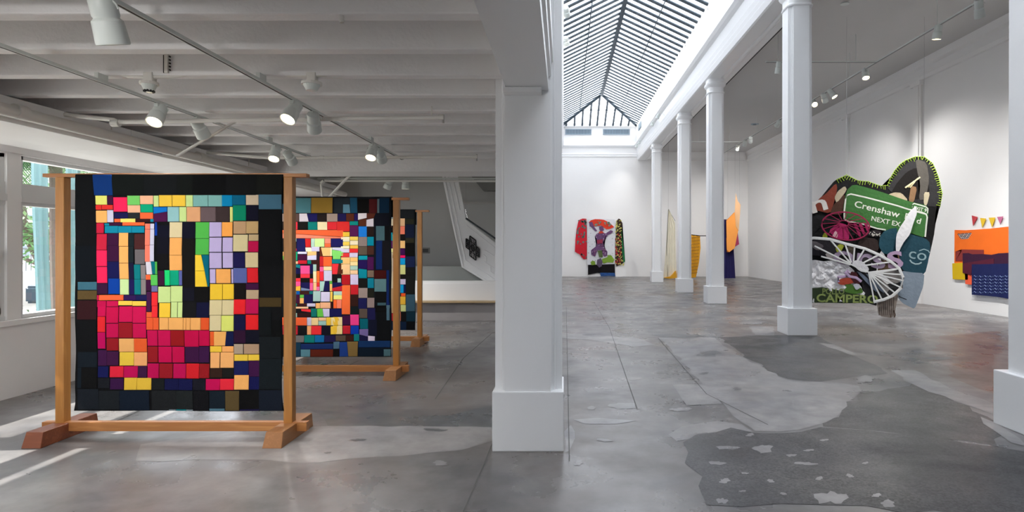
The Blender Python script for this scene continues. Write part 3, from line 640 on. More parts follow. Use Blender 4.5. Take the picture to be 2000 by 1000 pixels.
qa, n1 = make_quilt(5.03, .4, Q1, qz(341, 4.985), (146-PX)*4.985/FP, (551.5-PX)*4.985/FP, qz(803, 4.985), '0B0C0E', 'large black-bordered patchwork quilt with crimson and yellow squares, hung frontmost')
s3 = 8.333
Q2 = [((0,0,1), parse('486,387,516,416 22303A;518,387,548,416 h;487,418,505,470 141A20;487,472,505,530 0C2840;487,532,505,610 141414;487,612,505,664 10305E;507,418,525,440 P;507,442,525,470 T;507,472,525,500 E;507,502,525,540 m;507,542,525,580 N;507,582,525,620 S;507,622,525,664 J;527,418,548,436 W;527,438,548,460 R;527,462,548,500 O;527,502,548,530 Y;527,532,548,560 K;527,562,548,600 G;527,602,548,632 V;527,634,548,664 C;487,667,520,696 h;522,667,550,696 1A4A64')),
 ((545,380,s3), parse('30,55,212,300 0E3A50;215,55,518,300 4C7C84;522,45,868,300 8C6E2C;40,312,100,440 9A8880;102,312,325,440 5A4440;330,310,450,308,480,440,330,442 DED4DC;455,312,620,312,620,440,482,440 1C1A56;622,315,772,440 241C1A;778,312,950,440 A89488;40,450,100,570 2A2020;103,445,300,572 F03848;305,450,468,572 141412;470,445,620,575 108078;625,445,782,575 FFE8B8;785,445,935,572 E83038;40,578,1045,578,1045,690,40,625 FF6C3C;40,628,1045,695,1045,712,40,712 FF8E70;40,720,100,855 201418;102,715,280,765 A8CCC0;102,770,285,850 141418;288,718,415,718,430,925,288,925 1B1A54;420,718,510,718,510,855,430,855 D02828;518,715,575,850 B8D8C8;577,715,735,850 D4F0A0;740,715,838,795 FF9078;740,798,838,855 FF7040;845,715,1045,850 1E1C5C;102,878,290,920 C82838;425,862,520,862,530,928,435,928 FFF0D0;525,850,655,925 D2CCE6;652,865,678,865,720,1010,664,1010 5A2814;680,862,830,862,830,1000,712,1000 FFC880;832,862,858,1000 FFF8C0;862,862,1045,862,1045,925,862,895 DAD6F0;862,900,1045,930,1045,1000,862,1000 88E070')),
 ((650,380,s3), parse('20,55,160,300 232A30;162,55,270,155 232A30;275,50,390,50,400,300,290,300 1C4A64;165,160,270,160,285,300,165,300 5A8498;402,75,585,300 0B0A0A;590,75,720,300 4A1618;722,70,755,300 5A7078;758,55,915,300 0C2A42;82,310,215,435 201B4E;218,310,345,430 5A2A1A;350,310,405,435 241858;410,305,550,303,550,380,410,412 E6DEE2;555,305,700,305,665,385,555,400 5A2A1C;420,415,545,390,545,512,420,512 5C2E1C;548,410,662,388,662,520,545,518 E2D8E0;65,440,270,600 E83432;0,445,62,570 E83038;275,435,410,498 0E8C84;275,502,412,680 5C1E54;418,518,550,688 2080DC;558,525,665,680 2A1C18;670,310,915,508 11131F;700,512,840,748 4C6C74;843,512,915,748 0D0E12;125,610,270,685 FFD048;130,690,270,765 FFF0CC;130,768,270,830 FFD65C;130,835,268,880 FFF0CC;135,885,268,945 DCD4E8;275,685,408,745 FFD860;278,750,408,820 FFECC8;278,825,408,878 FFC850;270,882,408,945 EC3034;415,690,552,840 90807A;558,688,662,832 048AA2;415,845,555,982 605446;560,840,665,978 4A2A20;700,752,800,1220 10285E;805,752,915,1220 16141A;668,512,698,1200 10141C')),
 ((545,490,s3), parse('42,15,98,80 FFB870;42,80,98,148 7CC850;102,15,300,160 0EA070;305,15,450,50 DAD6F0;305,60,455,150 441038;102,170,308,215 FFC898;310,155,455,212 C82030;460,10,608,10,608,68,460,78 FFC880;460,80,608,70,608,145,460,148 D8D4EE;465,155,522,212 108070;525,150,655,215 3A1A14;610,20,655,150 2C1A2C;102,225,345,225,345,285,230,255 108088;102,260,345,288,345,375,102,375 18164A;102,378,345,432 14100E;350,240,500,375 FF5494;350,378,500,440 F83848;505,215,550,372 1A184C;502,375,550,445 14100E;555,220,608,330 A8CCC0;555,333,608,510 FFE6B4;555,513,608,645 FFC890;612,218,655,322 3A1A14;612,328,658,515 FF7030;612,518,658,580 E83030;610,583,658,648 FF70A8;662,90,722,250 C82428;722,95,858,250 FF6830;662,258,722,335 FF60A0;662,338,722,485 F83040;725,255,858,318 FFE0A8;728,322,858,488 D8D2EC;862,140,1045,205 0E8084;862,210,970,210,945,380,865,380 F43840;972,210,1045,210,1045,380,948,380 5A2A18;865,385,1045,512 141214;865,515,1045,515,1045,560,865,605 1A184E;222,445,348,498 F83840;222,500,348,500,348,570,222,585 FF5898;222,585,348,572,348,650,222,650 FFC040;355,445,497,515 14100E;358,515,497,515,497,622,358,595 1A184C;358,598,497,625,497,648,358,648 7888A8;500,450,550,520 F03838;500,522,550,645 FF60A0;662,495,742,495,718,655,662,655 B0D4C8;745,495,815,495,815,655,720,655 1A184C;818,490,862,540 5CB848;822,540,862,655 FFC070;102,665,278,705 FFE0B0;282,655,338,710 1060B0;342,655,490,710 3E1C18;493,655,548,705 107070;222,712,278,850 108868;282,712,340,850 441038;342,715,405,765 64BC4C;342,768,405,855 FFB868;408,712,550,850 18164A;555,655,672,820 AACAC2;680,670,825,825 D4CCE4;832,665,868,825 FFC850;102,855,295,905 107868;298,855,458,900 401C1C;460,855,592,905 D4CCE4;600,850,668,935 FFB870;672,840,835,935 F2B488;838,830,865,940 3A1214;102,908,480,940 FFC898;865,607,1045,565,1045,655,865,655 CC2430')),
 ((650,490,s3), parse('0,0,125,135 88E070;137,37,268,100 EE383C;272,32,405,104 DCD4EC;420,80,560,145 0A9AAC;562,100,665,310 4C144C;420,150,560,150,560,295,420,285 241250;420,290,552,305,552,445,420,445 078A9A;562,318,665,430 7E6858;422,452,555,598 151412;565,445,665,605 0A7C92;418,605,562,765 9C8A82;568,620,668,760 1E1E16;418,772,552,940 1A1A4C;560,765,675,925 92807C;142,390,278,550 BC1A22;285,385,410,550 DCCCEA;145,558,282,1000 FF7038;290,555,412,710 C8222A;292,715,412,900 321812;292,905,420,1030 121C1E;135,105,280,212 FFCC80;135,215,280,385 FFCE96;285,108,405,175 FFCC78;285,178,405,240 FFE0A0;285,245,405,310 B2D2C2;285,315,405,380 FFD2A2;675,318,865,452 420E0C;675,458,865,665 5C7E82;870,315,912,885 0E245A;690,670,862,838 0B0B0B;725,845,862,890 3C565E;690,893,862,1000 090909;72,445,135,515 AED0C2;10,660,145,720 B4D4C4;10,722,145,790 F2EE84;10,795,62,935 FF6830;65,795,140,935 FF8464')),
 ((545,590,s3), parse('525,105,615,240 10746C;102,115,360,172 18181A;362,115,520,118,520,165,370,145 F03038;300,175,520,240 331818;228,178,296,245 ACD2C2;620,110,705,108,725,242,625,242 6CC84C;710,110,820,110,820,240,728,240 D2CAE6;825,110,1020,235 161850;50,250,455,380 FF6838;460,250,528,380 D4CCE2;530,255,640,378 FFD898;645,310,765,378 A4CEC4;645,252,765,305 FFC898;770,250,840,380 FFCC40;842,250,915,380 FFE0A0;917,250,980,380 FAC63C;982,250,1020,380 FFE4A8;838,395,912,525 FCCC40;915,398,975,525 FFE09A;978,395,1020,525 FFD04A;52,388,305,530 CC2838;310,392,455,525 151518;460,388,525,530 FFB074;528,388,690,530 F03238;695,390,832,520 141222;245,545,410,655 74706E;415,540,580,660 0C7A72;585,540,735,655 126AA2;740,545,915,650 211A48;102,545,243,655 20242C;102,660,355,910 16384E;360,680,880,765 162C60;358,770,512,905 5C8A96;518,770,880,905 5C2012')),
 ((650,590,s3), parse('0,245,72,380 F8C63C;75,245,150,380 FFE0A0;0,385,72,525 F8C63C;75,385,150,525 FFDE98;155,220,275,370 421040;282,205,422,378 FA4490;160,385,280,520 C42230;288,385,420,525 0C3AA8;430,110,560,260 5C4E46;440,270,572,440 04626E;430,445,575,440,572,565,430,530 7A6AA2;430,535,568,570,568,625,430,625 1A1640;572,550,682,560,682,632,572,632 DCCEE2;565,100,692,288 1E1C4A;577,291,715,545 12152A;717,100,925,625 0D0F12;415,632,930,738 12325E;415,742,825,880 0C1A28;828,770,940,880 4C6C74;10,645,105,760 4C6C82;110,655,228,655,248,890,110,890 1E3C82;230,645,405,645,400,885,250,885 82683A;10,768,105,900 110D0D;0,540,42,635 24183C;45,545,205,635 5C4C3E;210,540,335,635 3C1C16;340,520,425,635 127A7A;870,5,918,45 0E245A;870,50,925,300 4C6A7A;145,0,280,200 FF7038')),
]
yb2 = 7.43-.045
qb, n2 = make_quilt(7.43, 1.7, Q2, qz(386, yb2), (486-PX)*yb2/FP, (764-PX)*yb2/FP, qz(697, yb2), '12161C', 'patchwork quilt with a glowing orange and yellow centre, on the middle rack', .008)
Q3 = [((750,400,7.14), parse('72,70,200,155 1C2226;205,70,415,190 1F2225;295,195,415,270 2C2C20;295,275,418,460 141C34;300,462,418,530 302E20;300,535,425,715 0D0D0B;300,720,428,870 1A2448;300,873,430,1000 1B1A18;72,160,128,128,145,190,72,190 A0B4B8;72,195,200,290 E8D8B8;205,190,290,295 F0C090;205,298,290,410 FF8468;72,298,105,300,82,370,72,370 F07040;108,300,200,385 1A1214;72,387,120,500 108898;72,502,120,605 581C58;122,412,200,700 FFD890;205,415,290,495 181414;205,500,292,605 FFC880;205,610,292,700 40104C;205,705,295,740 F81868;205,745,295,835 10A0D8;205,838,298,970 E0E090;72,610,120,660 F0F0A0;72,663,120,1000 C8B898;122,745,200,1000 D8D4E0')),
 ((750,530,6.25), parse('182,40,262,90 181412;182,95,262,160 D8C8E0;182,165,238,262 10A0D8;240,165,262,262 101A50;182,266,205,300 301010;208,268,262,305 F86028;182,308,262,405 F8C040;202,410,265,490 D8DC90;182,410,199,490 1A1010;184,495,202,605 FF8060;205,500,265,605 161414;268,282,380,490 3C5A6A;270,495,385,610 12303E;265,-10,375,278 1D1D1B;115,300,180,405 FFD890;118,490,180,605 FF8060;68,515,115,605 B82028;68,0,112,210 D0C0A0;68,212,115,510 B89870;75,615,270,720 12243E;275,615,388,720 0C0C10;118,410,178,488 181214;116,0,178,295 C8C4D0'))]
rnd = random.Random(3); cc = ['R','Y','O','N','P','T','S','G','W','J','m','K','E','V','C']
hid = []
yb3 = 9.87-.045; xl3 = 600
for i in range(10):
    for j in range(12):
        x = xl3+16+i*14.2; y = 432+j*15.5; edge = False
        hid.append(([(x, y), (x+13.4, y), (x+13.4, y+14.8), (x, y+14.8)], rnd.choice(cc)))
hid += parse('600,411,660,430 k;662,411,712,430 h;714,411,759,430 n;600,432,615,520 k;600,522,615,640 n;617,620,700,643 K;702,620,758,643 n')
Q3.append(((0, 0, 1), hid))
qc, n3 = make_quilt(9.87, 2.9, Q3, qz(410.5, yb3), (600-PX)*yb3/FP, (811-PX)*yb3/FP, qz(645, yb3), '101214', 'rearmost patchwork quilt, mostly hidden, only its right strip showing', .004)

# ================================================ LIGHTS ON TRACKS, LEFT CEILING
tr1 = obj('lighting_track', box(NB(), -2.335, -1, HC+1.262, -2.30, 8.53, HC+1.285, .003), FIX, label='right-hand lighting track under the joists of the left ceiling', cat='track')
tr2 = obj('lighting_track', box(NB(), -3.56, -1, HC+1.262, -3.525, 8.3, HC+1.285, .003), FIX, label='left-hand lighting track under the joists of the left ceiling', cat='track')
for t, x, ye in ((tr1, -2.3175, 8.53), (tr2, -3.5425, 8.3)):
    t['group'] = 'ceiling light tracks'
    obj('slot', box(NB(), x-.006, -1, HC+1.2605, x+.006, ye-.01, HC+1.2625), BLACK, t)
    for k in range(4): obj('bracket', box(NB(), x-.015, -.7+k*2.6, HC+1.285, x+.015, -.6+k*2.6, HC+1.33), FIX, t)
def spot_head(top, aim, lab, lit, L=.20, R=.062, on=True, group='track spotlights', energy=0, cone=45, colr=(1, .98, .955), small=False):
    top = Vector(top); aim = Vector(aim); d = (aim-top).normalized()
    r = thing('spotlight', top, lab, 'spotlight', group)
    piv = top+Vector((0, 0, -.07 if not small else -.05))
    obj('adapter', box(NB(), top.x-.017, top.y-.045, top.z-.028, top.x+.017, top.y+.045, top.z, .003), FIX, r)
    obj('stem', tube(NB(), [top+Vector((0, 0, -.02)), piv], .011, 8), FIX, r)
    back = piv-d*(L*.35); b = NB(); M = Matrix.Translation(back) @ d.to_track_quat('Z', 'Y').to_matrix().to_4x4()
    prof = [(0, .45), (.01, .82), (.10*L, .88), (.42*L, .88), (.47*L, .80), (.53*L, 1.0), (.97*L, 1.08), (L, 1.04), (L*.985, .93), (L*.94, .9)]
    rings = [[b.verts.new(M @ Vector((R*f*math.cos(2*math.pi*k/20), R*f*math.sin(2*math.pi*k/20), z))) for k in range(20)] for z, f in prof]
    for A, B in zip(rings, rings[1:]):
        for k in range(20): b.faces.new((A[k], A[(k+1) % 20], B[(k+1) % 20], B[k]))
    b.faces.new(rings[0]); hs = obj('housing', b, FIX, r, smooth=True)
    b = NB(); bmesh.ops.create_circle(b, cap_ends=True, segments=20, radius=R*.9, matrix=M @ Matrix.Translation((0, 0, L*.945))); obj('lens', b, LAMPON if lit else LAMPOFF, r)
    b = NB(); tube(b, [M @ Vector((R*1.12*math.cos(a), 0, .3*L+R*.9*math.sin(a))) for a in [math.pi+k*math.pi/8 for k in range(9)]], .005, 5); obj('yoke', b, FIX, r)
    if energy:
        l = bpy.data.lights.new('spot_lamp', 'SPOT'); l.energy = energy; l.color = colr; l.spot_size = math.radians(cone); l.spot_blend = 1.0; l.shadow_soft_size = .05
        lo = bpy.data.objects.new('spot_lamp', l); COL.objects.link(lo); lo.location = M @ Vector((0, 0, L+.01)); lo.rotation_euler = d.to_track_quat('-Z', 'Y').to_euler()
    return r
zt = HC+1.259
spot_head((-2.317, 3.0, zt), (-2.2, 3.95, .0), 'large unlit-looking spotlight at the top left, nearest the camera', False, L=.24, R=.070, energy=50, cone=90)
spot_head((-3.542, 5.2, zt), (-3.4, 3.2, .0), 'lit spotlight above the front quilt on the left track', True, energy=95, cone=110)
spot_head((-3.542, 5.75, zt), (-3.3, 7.4, .9), 'spotlight turned away, next to the lit one on the left track', False, energy=45, cone=60)
spot_head((-2.317, 5.1, zt), (-2.9, 3.1, .0), 'lit spotlight on the right track, left one of its pair', True, energy=95, cone=80)
spot_head((-2.317, 5.5, zt), (-2.9, 7.4, 1.1), 'spotlight turned away on the right track, right one of its pair', False, energy=75, cone=60)
spot_head((-3.542, 7.3, zt), (-3.3, 5.6, .0), 'lit spotlight just above the right end of the front quilt', True, energy=80, cone=110)
spot_head((-3.542, 7.65, zt), (-3.3, 9.9, 1.0), 'dim spotlight half hidden beside the lit one above the front quilt', False, energy=45, cone=60)
spot_head((-2.317, 7.2, zt), (-2.4, 5.5, .0), 'lit spotlight near the end of the right track, left of its pair', True, energy=60, cone=110)
spot_head((-2.317, 7.5, zt), (-2.5, 9.9, 1.2), 'dim spotlight near the end of the right track, right of its pair', False, energy=60, cone=60)
for x, lab, ax in ((760, 'small spotlight turned left under the cross beam, left of two', -4.6), (792, 'small spotlight pointing down under the cross beam, right of two', -3.0)):
    p = P(x, 350, 11.5); spot_head((p.x, 11.5, p.z), (ax if ax < -4 else p.x+.05, 12.0 if ax < -4 else 11.6, .4), lab, False, L=.19, R=.07, energy=120, cone=120)
for x, y, aim, lab in ((-3.542, .6, (-6.5, 1.6, .6), 'added out-of-frame fill spotlight on the left track aimed at the window wall'), (-3.542, 2.2, (-3.6, 4.9, .9), 'added out-of-frame fill spotlight on the left track aimed at the front quilt'), (-2.317, .8, (-3.0, 4.9, .8), 'added out-of-frame fill spotlight on the right track aimed at the front quilt'), (-3.542, -.6, (-6.5, 1.2, .9), 'rearmost added out-of-frame fill spotlight on the left track')):
    spot_head((x, y, zt), aim, lab, False, energy=115, cone=80)  # extra heads added out of view to brighten window wall and quilt
a = P(620, 350, 11.5); b_ = P(1060, 350, 11.5)
obj('lighting_track', box(NB(), a.x, 11.48, a.z, b_.x, 11.52, a.z+.025), FIX, label='sideways lighting track beyond the cross beam', cat='track', group='ceiling light tracks')

# ================================================ PIPES, CONDUITS, DETECTORS
PIPE = mat('pipe_paint', 'D8D6D0', .45, noise_s=4, noise_a=.04)
def pipe(name, pts, r, lab, cat='pipe', joints=(), group=None):
    o = obj(name, tube(NB(), pts, r, 12), PIPE, smooth=True, label=lab, cat=cat, group=group)
    for p, d, rr, w in joints:
        p = Vector(p); d = Vector(d).normalized(); obj('coupling', cyl(NB(), p-d*w/2, p+d*w/2, rr, n=14), PIPE, o, smooth=True)
    return o
xp, zp = -4.72, HC+1.18
mp = pipe('drain_pipe', [(xp, -1, zp), (xp, 12.8, zp-.03)], .056, 'thick white pipe running along the boxed duct', joints=[((xp, y, zp-.005), (0, 1, 0), .066, .10) for y in (1.9, 5.15, 7.7, 10.2)])
for y in (3.0, 6.2, 8.9):
    obj('hanger', tube(NB(), [(xp, y, zp+.05), (xp, y, HC+1.36)], .006), PIPE, mp)
pz = lambda x, y, Y: P(x, y, Y)
p1 = pipe('sprinkler_pipe', [(xp, 5.62, zp+.08), (-4.25, 5.62, zp+.03), (-4.22, 5.62, HC+1.19), (-1.14, 5.62, HC+1.235)], .020, 'thin sprinkler pipe crossing under the joists, nearest the camera', group='thin sprinkler pipes',
          joints=[((-4.24, 5.62, HC+1.18), (1, 0, 0), .034, .07), ((-1.16, 5.62, HC+1.235), (1, 0, 0), .026, .05), ((-2.6, 5.62, HC+1.213), (1, 0, 0), .024, .04)])
obj('valve', tube(NB(), [(-1.14, 5.62, HC+1.26), (-1.14, 5.62, HC+1.18)], .012), CHROME, p1); obj('hanger', tube(NB(), [(-1.25, 5.62, HC+1.23), (-1.25, 5.62, HC+1.34)], .007), PIPE, p1)
p2 = pipe('sprinkler_pipe', [(xp, 7.86, zp+.08), (-3.9, 7.86, HC+1.19), (-1.15, 7.86, HC+1.205)], .020, 'thin sprinkler pipe just in front of the cross beam', group='thin sprinkler pipes', joints=[((-1.17, 7.86, HC+1.205), (1, 0, 0), .026, .05), ((-3.2, 7.86, HC+1.195), (1, 0, 0), .025, .05)])
obj('valve', tube(NB(), [(-1.15, 7.86, HC+1.24), (-1.15, 7.86, HC+1.15)], .012), CHROME, p2)
p3 = pipe('sprinkler_pipe', [pz(630,384,10.6), pz(627,360,10.6), pz(634,353,10.6), pz(760,353,10.6), pz(1060,354,10.6)], .020, 'thin sprinkler pipe beyond the cross beam', group='thin sprinkler pipes', joints=[(pz(630,356,10.6), (1, 0, 1), .034, .07), (pz(669,353,10.6), (1, 0, 0), .028, .06)])
obj('hanger', tube(NB(), [pz(667,352,10.6), pz(667,340,10.6), pz(690,338,10.6)], .010), PIPE, p3)
pipe('brace_strut', [pz(462,236,6.0), pz(430,255,6.0), pz(345,305,6.0)], .014, 'diagonal strut from the joists down to the thick pipe', 'strut', group='diagonal pipe struts')
pipe('brace_strut', [pz(700,326,10.3), pz(672,354,10.4), pz(642,386,10.4)], .022, 'diagonal strut behind the top of the middle quilt', 'strut', group='diagonal pipe struts')
yc = 4.60; cz = HC+1.365
cn = pipe('cable_conduit', [(XL+.3, yc, cz), (-3.75, yc, cz), (-3.5, yc, cz-.002), (-3.38, yc, cz-.035), (-3.2, yc, cz-.045), (-3.0, yc, cz-.035), (-2.85, yc, cz-.01), (-2.2, yc, cz-.0), (-2.14, yc, cz-.025), (-1.9, yc, cz-.03), (-1.7, yc, cz), (-.62, yc, cz+.01)], .015, 'thin painted conduit running across the joist face', 'conduit')
def detector(x, lab, lou, r_=.05):
    t = thing('smoke_detector', (x, yc, cz-.05), lab, 'detector')
    obj('junction_box', box(NB(), x-.035, yc-.03, cz-.085, x+.035, yc+.03, cz-.01, .006), PIPE, t)
    b = NB(); cyl(b, (x, yc-.01, cz-.085), (x, yc-.01, cz-.105), r_*1.3, r_*1.3, 20); obj('base_ring', b, PIPE, t)
    b = NB(); cyl(b, (x, yc-.01, cz-.15), (x, yc-.01, cz-.105), r_*.7, r_*1.1, 20); obj('dome', b, FIX, t)
    if lou:
        b = NB()
        for k in range(10):
            a = 2*math.pi*k/10; p = Vector((x+r_*.62*math.cos(a), yc-.01+r_*.62*math.sin(a), cz-.155)); box(b, p.x-.006, p.y-.006, p.z-.008, p.x+.006, p.y+.006, p.z+.008)
        obj('louvre', b, BLACK, t); obj('tip', cyl(NB(), (x, yc-.01, cz-.165), (x, yc-.01, cz-.15), r_*.4, r_*.5, 14), FIX, t)
detector(P(293, 160, yc).x, 'smoke detector with dark slots on the conduit, upper left', True)
detector(P(610, 160, yc).x, 'flat white smoke detector on the conduit, upper middle', False, .058)
br = thing('joist_bracket', P(325, 140, 4.5), 'slotted steel hanger strip on a joist above the slotted detector', 'bracket')
obj('strap', box(NB(), P(322,0,4.57).x, 4.56, P(0,143,4.57).z, P(329,0,4.57).x, 4.575, P(0,106,4.57).z), PIPE, br)
sl = NB(); 
for k in range(5): a = P(333, 110+k*6.5, 4.57); box(sl, a.x-.004, 4.555, a.z-.01, a.x+.004, 4.57, a.z)
box(sl, P(320.5,0,4.57).x, 4.558, P(0,143,4.57).z, P(321.5,0,4.57).x, 4.57, P(0,108,4.57).z)
obj('slot_mark', sl, BLACK, br)
sn = thing('ceiling_sprinkler', P(665, 20, 3.4), 'sprinkler nozzle on a bent stub at the top of the left ceiling', 'sprinkler')
obj('stub_pipe', tube(NB(), [P(600,-2,3.5), P(640,-1,3.45), P(656,6,3.4), P(662,16,3.4)], .014, 10), PIPE, sn, smooth=True)
obj('nozzle', cyl(NB(), P(663,12,3.4), P(668,44,3.4), .022, .012, 12), PIPE, sn)
obj('collar', cyl(NB(), P(666,-8,3.4), P(666,10,3.4), .010, .014, 10), CHROME, sn)
# ================================================ RIGHT AISLE AND HALL LIGHTING
XT, HT = 7.8, HC+4.62
mt = thing('long_track', (XT, 14, HT), 'long suspended lighting track over the right-hand aisle', 'track', 'ceiling light tracks')
TRK = mat('track_dark', '77757A', .5)
obj('rail', box(NB(), XT-.02, -1, HT, XT+.02, 31, HT+.03), FIX, mt); obj('slot', box(NB(), XT-.02, -1, HT-.004, XT+.02, 31, HT-.001), TRK, mt)
for y in (8.5, 12.4, 16.2, 20.5, 24.0, 28.0): obj('suspension_rod', tube(NB(), [(XT, y, HT+.02), (XT, y, ZAIS)], .006, 5), FIX, mt)
for y, x0, x1, lab in ((14.8, 5.04, XT-.02, 'nearer sideways track crossing the right aisle'), (26.0, 5.6, XT-.02, 'farther sideways track crossing the right aisle')):
    t = thing('cross_track', (x0, y, HT), lab, 'track', 'ceiling light tracks')
    obj('rail', box(NB(), x0, y-.02, HT, x1, y+.02, HT+.03), FIX, t); obj('slot', box(NB(), x0, y-.022, HT-.004, x1, y+.022, HT-.001), TRK, t)
    for x in (x0+.3, x1-.5): obj('suspension_rod', tube(NB(), [(x, y, HT+.02), (x, y, ZAIS)], .006, 5), FIX, t)
def ytrk(px): return XT*FP/(px-PX)
AL = [(1912, (9.6, 13.0, 1.5), True, 'nearest aisle spotlight, cut by the top right of the photo', 110),
 (1832, (7.6, 13.5, .9), True, 'aisle spotlight left of the topmost one, pointing down', 130),
 (1690, (7.3, 13.4, 1.6), True, 'lone lit aisle spotlight just right of the second column', 130),
 (1623, (10.2, 15.2, 1.3), True, 'bright round aisle spotlight, right of the trio beside the second column', 90),
 (1609, (10.2, 20, 2), True, 'aisle spotlight, middle of the trio beside the second column', 50),
 (1589, (7.0, 13.6, 2.6), True, 'aisle spotlight touching the edge of the second column', 0),
 (1521, (7.0, 30, 1.5), True, 'aisle spotlight peeking out left of the second column', 60),
 (1466, (9.5, 31, 2), False, 'unlit aisle spotlight, right of the far trio', 0),
 (1455, (9.0, 31, 2), True, 'small lit aisle spotlight, middle of the far trio', 70),
 (1441, (7.6, 31, 1.8), True, 'small lit aisle spotlight, left of the far trio', 70)]
for px, aim, lit, lab, en in AL:
    y = ytrk(px); spot_head((XT, y, HT-.006), aim, lab, lit, L=.30 if px != 1912 else .34, R=.085, energy=en*3.6, cone=100, group='aisle spotlights')
p = P(1519, 122, 14.8); spot_head((p.x+.02, 14.8, HT-.006), (5.3, 16.5, 0), 'unlit spotlight on the nearer sideways track by the second column', False, L=.30, R=.07, group='aisle spotlights')
# heads on the cornices of the skylit hall; arcade row added for lit patches
for i, (px, lab) in enumerate(((1288, 'spotlight added for a lit patch on the arcade beam, nearest of the small bright row'), (1277, 'spotlight added for a lit patch on the arcade beam, second of the small bright row'), (1251, 'spotlight added for a lit patch on the arcade beam, third of the small bright row'), (1246, 'spotlight added for a lit patch on the arcade beam, farthest of the small bright row'))):
    y = 3.98*FP/(px-PX); spot_head((3.93, min(y, 32), HC+5.55), (2.0, min(y, 32)+1.5, 1.5), lab, True, L=.2, R=.07, energy=90, cone=70, small=True, group='hall spotlights')
for y, lab in ((14.8, 'upper white spotlight clamped beside the skylight at the pillar edge'), (16.9, 'lower white spotlight clamped beside the skylight at the pillar edge')):
    spot_head((.06, y, HC+5.99), (2.0, 27, .8), lab, True, L=.26, R=.085, energy=260, cone=70, group='hall spotlights', colr=(1, .96, .9))
    tb = obj('clamp_arm', tube(NB(), [(-.08, y, HC+6.0), (.06, y, HC+6.0)], .015), FIX, label='short arm holding the '+('upper' if y < 15 else 'lower')+' clamped hall spotlight', cat='bracket')
vt = thing('ceiling_vent', (P(1470,242,25.5).x, 25.5, ZAIS), 'small round vent in the aisle ceiling above the far spotlights', 'vent')
obj('grille', cyl(NB(), (8.2, 25.5, ZAIS-.03), (8.2, 25.5, ZAIS-.001), .16, n=20), VENTM, vt); obj('centre', cyl(NB(), (8.2, 25.5, ZAIS-.04), (8.2, 25.5, ZAIS-.029), .09, n=16), VENTD, vt)
vt = thing('ceiling_disc', (5.3, 13.0, ZAIS), 'flat round disc on the aisle ceiling near the second column capital', 'detector')
pp = P(1650, 5, 12.9); obj('disc', cyl(NB(), (pp.x, 12.9, ZAIS-.03), (pp.x, 12.9, ZAIS-.001), .09, n=20), FIX, vt)

# ================================================ LARGE COLLAGE (right aisle)
YA = 13.7
def TA(x, y, off=0): return P(1570+x*.34, 290+y*.34, YA+off*.29)
col_art = thing('textile_collage', TA(520, 480), 'huge irregular patchwork collage with a green road sign, hanging in the aisle', 'artwork')
def amat(h, b=.5, bs=14): return mat('collage_'+h, h, .8, noise_s=7, noise_a=.16, bump=b, bump_s=bs, spec=.25)
LAY = [0]
def piece(name, pts, hexc, dep=None, lab=None, th=.006, m=None, soft=True, parent=None):
    LAY[0] += 1; off = -.012*LAY[0]
    P3 = [TA(x, y, off) for x, y in pts]
    if soft and len(P3) > 3:   # round the outline a little
        Q = []
        for i in range(len(P3)):
            p0, p1, p2 = P3[i-1], P3[i], P3[(i+1) % len(P3)]; Q += [p1.lerp(p0, .18), p1.lerp(p2, .18)]
        P3 = Q
    bm = NB(); slab(bm, P3, (0, -th, 0))
    bmesh.ops.subdivide_edges(bm, edges=[e for e in bm.edges if e.calc_length() > .25], cuts=2, use_grid_fill=True)
    return obj(name, bm, m or amat(hexc), parent or col_art, label=lab)
def line(name, pts, hexc, r, off, closed=False, sides=6, parent=None):
    off = -.012*(LAY[0]+1.4)
    q = [TA(x, y, off) for x, y in pts]
    if closed: q.append(q[0])
    b = tube(NB(), q, r, sides); bmesh.ops.scale(b, vec=(1, .35, 1), verts=b.verts, space=Matrix.Translation((0, -(YA+off*.29), 0)))
    return obj(name, b, amat(hexc, .2), parent or col_art, smooth=True)
outl = [(190,180),(245,152),(310,185),(370,190),(440,215),(480,212),(500,165),(520,130),(548,95),(580,70),(640,47),(690,47),(740,85),(760,130),(775,170),(795,260),(780,342)]
piece('black_ground', [(-90,330),(-60,270),(60,330),(130,240),(180,180)]+outl[1:]+[(755,350),(750,480),(740,530),(715,640),(600,715),(520,700),(430,560),(400,880),(300,890),(60,885),(-60,860),(-90,700),(-95,500)], '141416')
piece('black_slab', [(715,252),(795,256),(782,345),(756,352),(750,478),(738,528),(712,520)], '0D0C0D')
piece('charcoal_loop', [(478,225),(500,195),(560,110),(600,80),(650,62),(700,70),(735,105),(760,180),(785,255),(770,335),(700,330),(640,310),(545,255),(500,250)], '2E2D2E', lab='mottled charcoal loop')
piece('dark_opening', [(500,255),(540,190),(590,135),(640,110),(690,130),(715,200),(722,250),(640,300),(560,262)], '15110F')
piece('grey_smear', [(640,60),(705,80),(720,180),(700,290),(660,300),(668,200),(650,130)], '56524C')
piece('brown_strip', [(615,215),(650,222),(632,310),(600,310)], '8A6A4C')
piece('cream_strip', [(690,250),(725,252),(705,330),(688,322)], 'BDB295')
line('pale_stroke', [(582,226),(668,165)], 'D8D0A8', .02, -.1); line('pale_stroke', [(600,224),(655,170)], 'B8A878', .012, -.1); line('pale_stroke', [(610,225),(640,190)], 'D8D0A8', .01, -.1)
st_ = obj('stitching', NB(), None, col_art); bpy.data.objects.remove(st_, do_unlink=True); sb = NB(); rnd = random.Random(5)
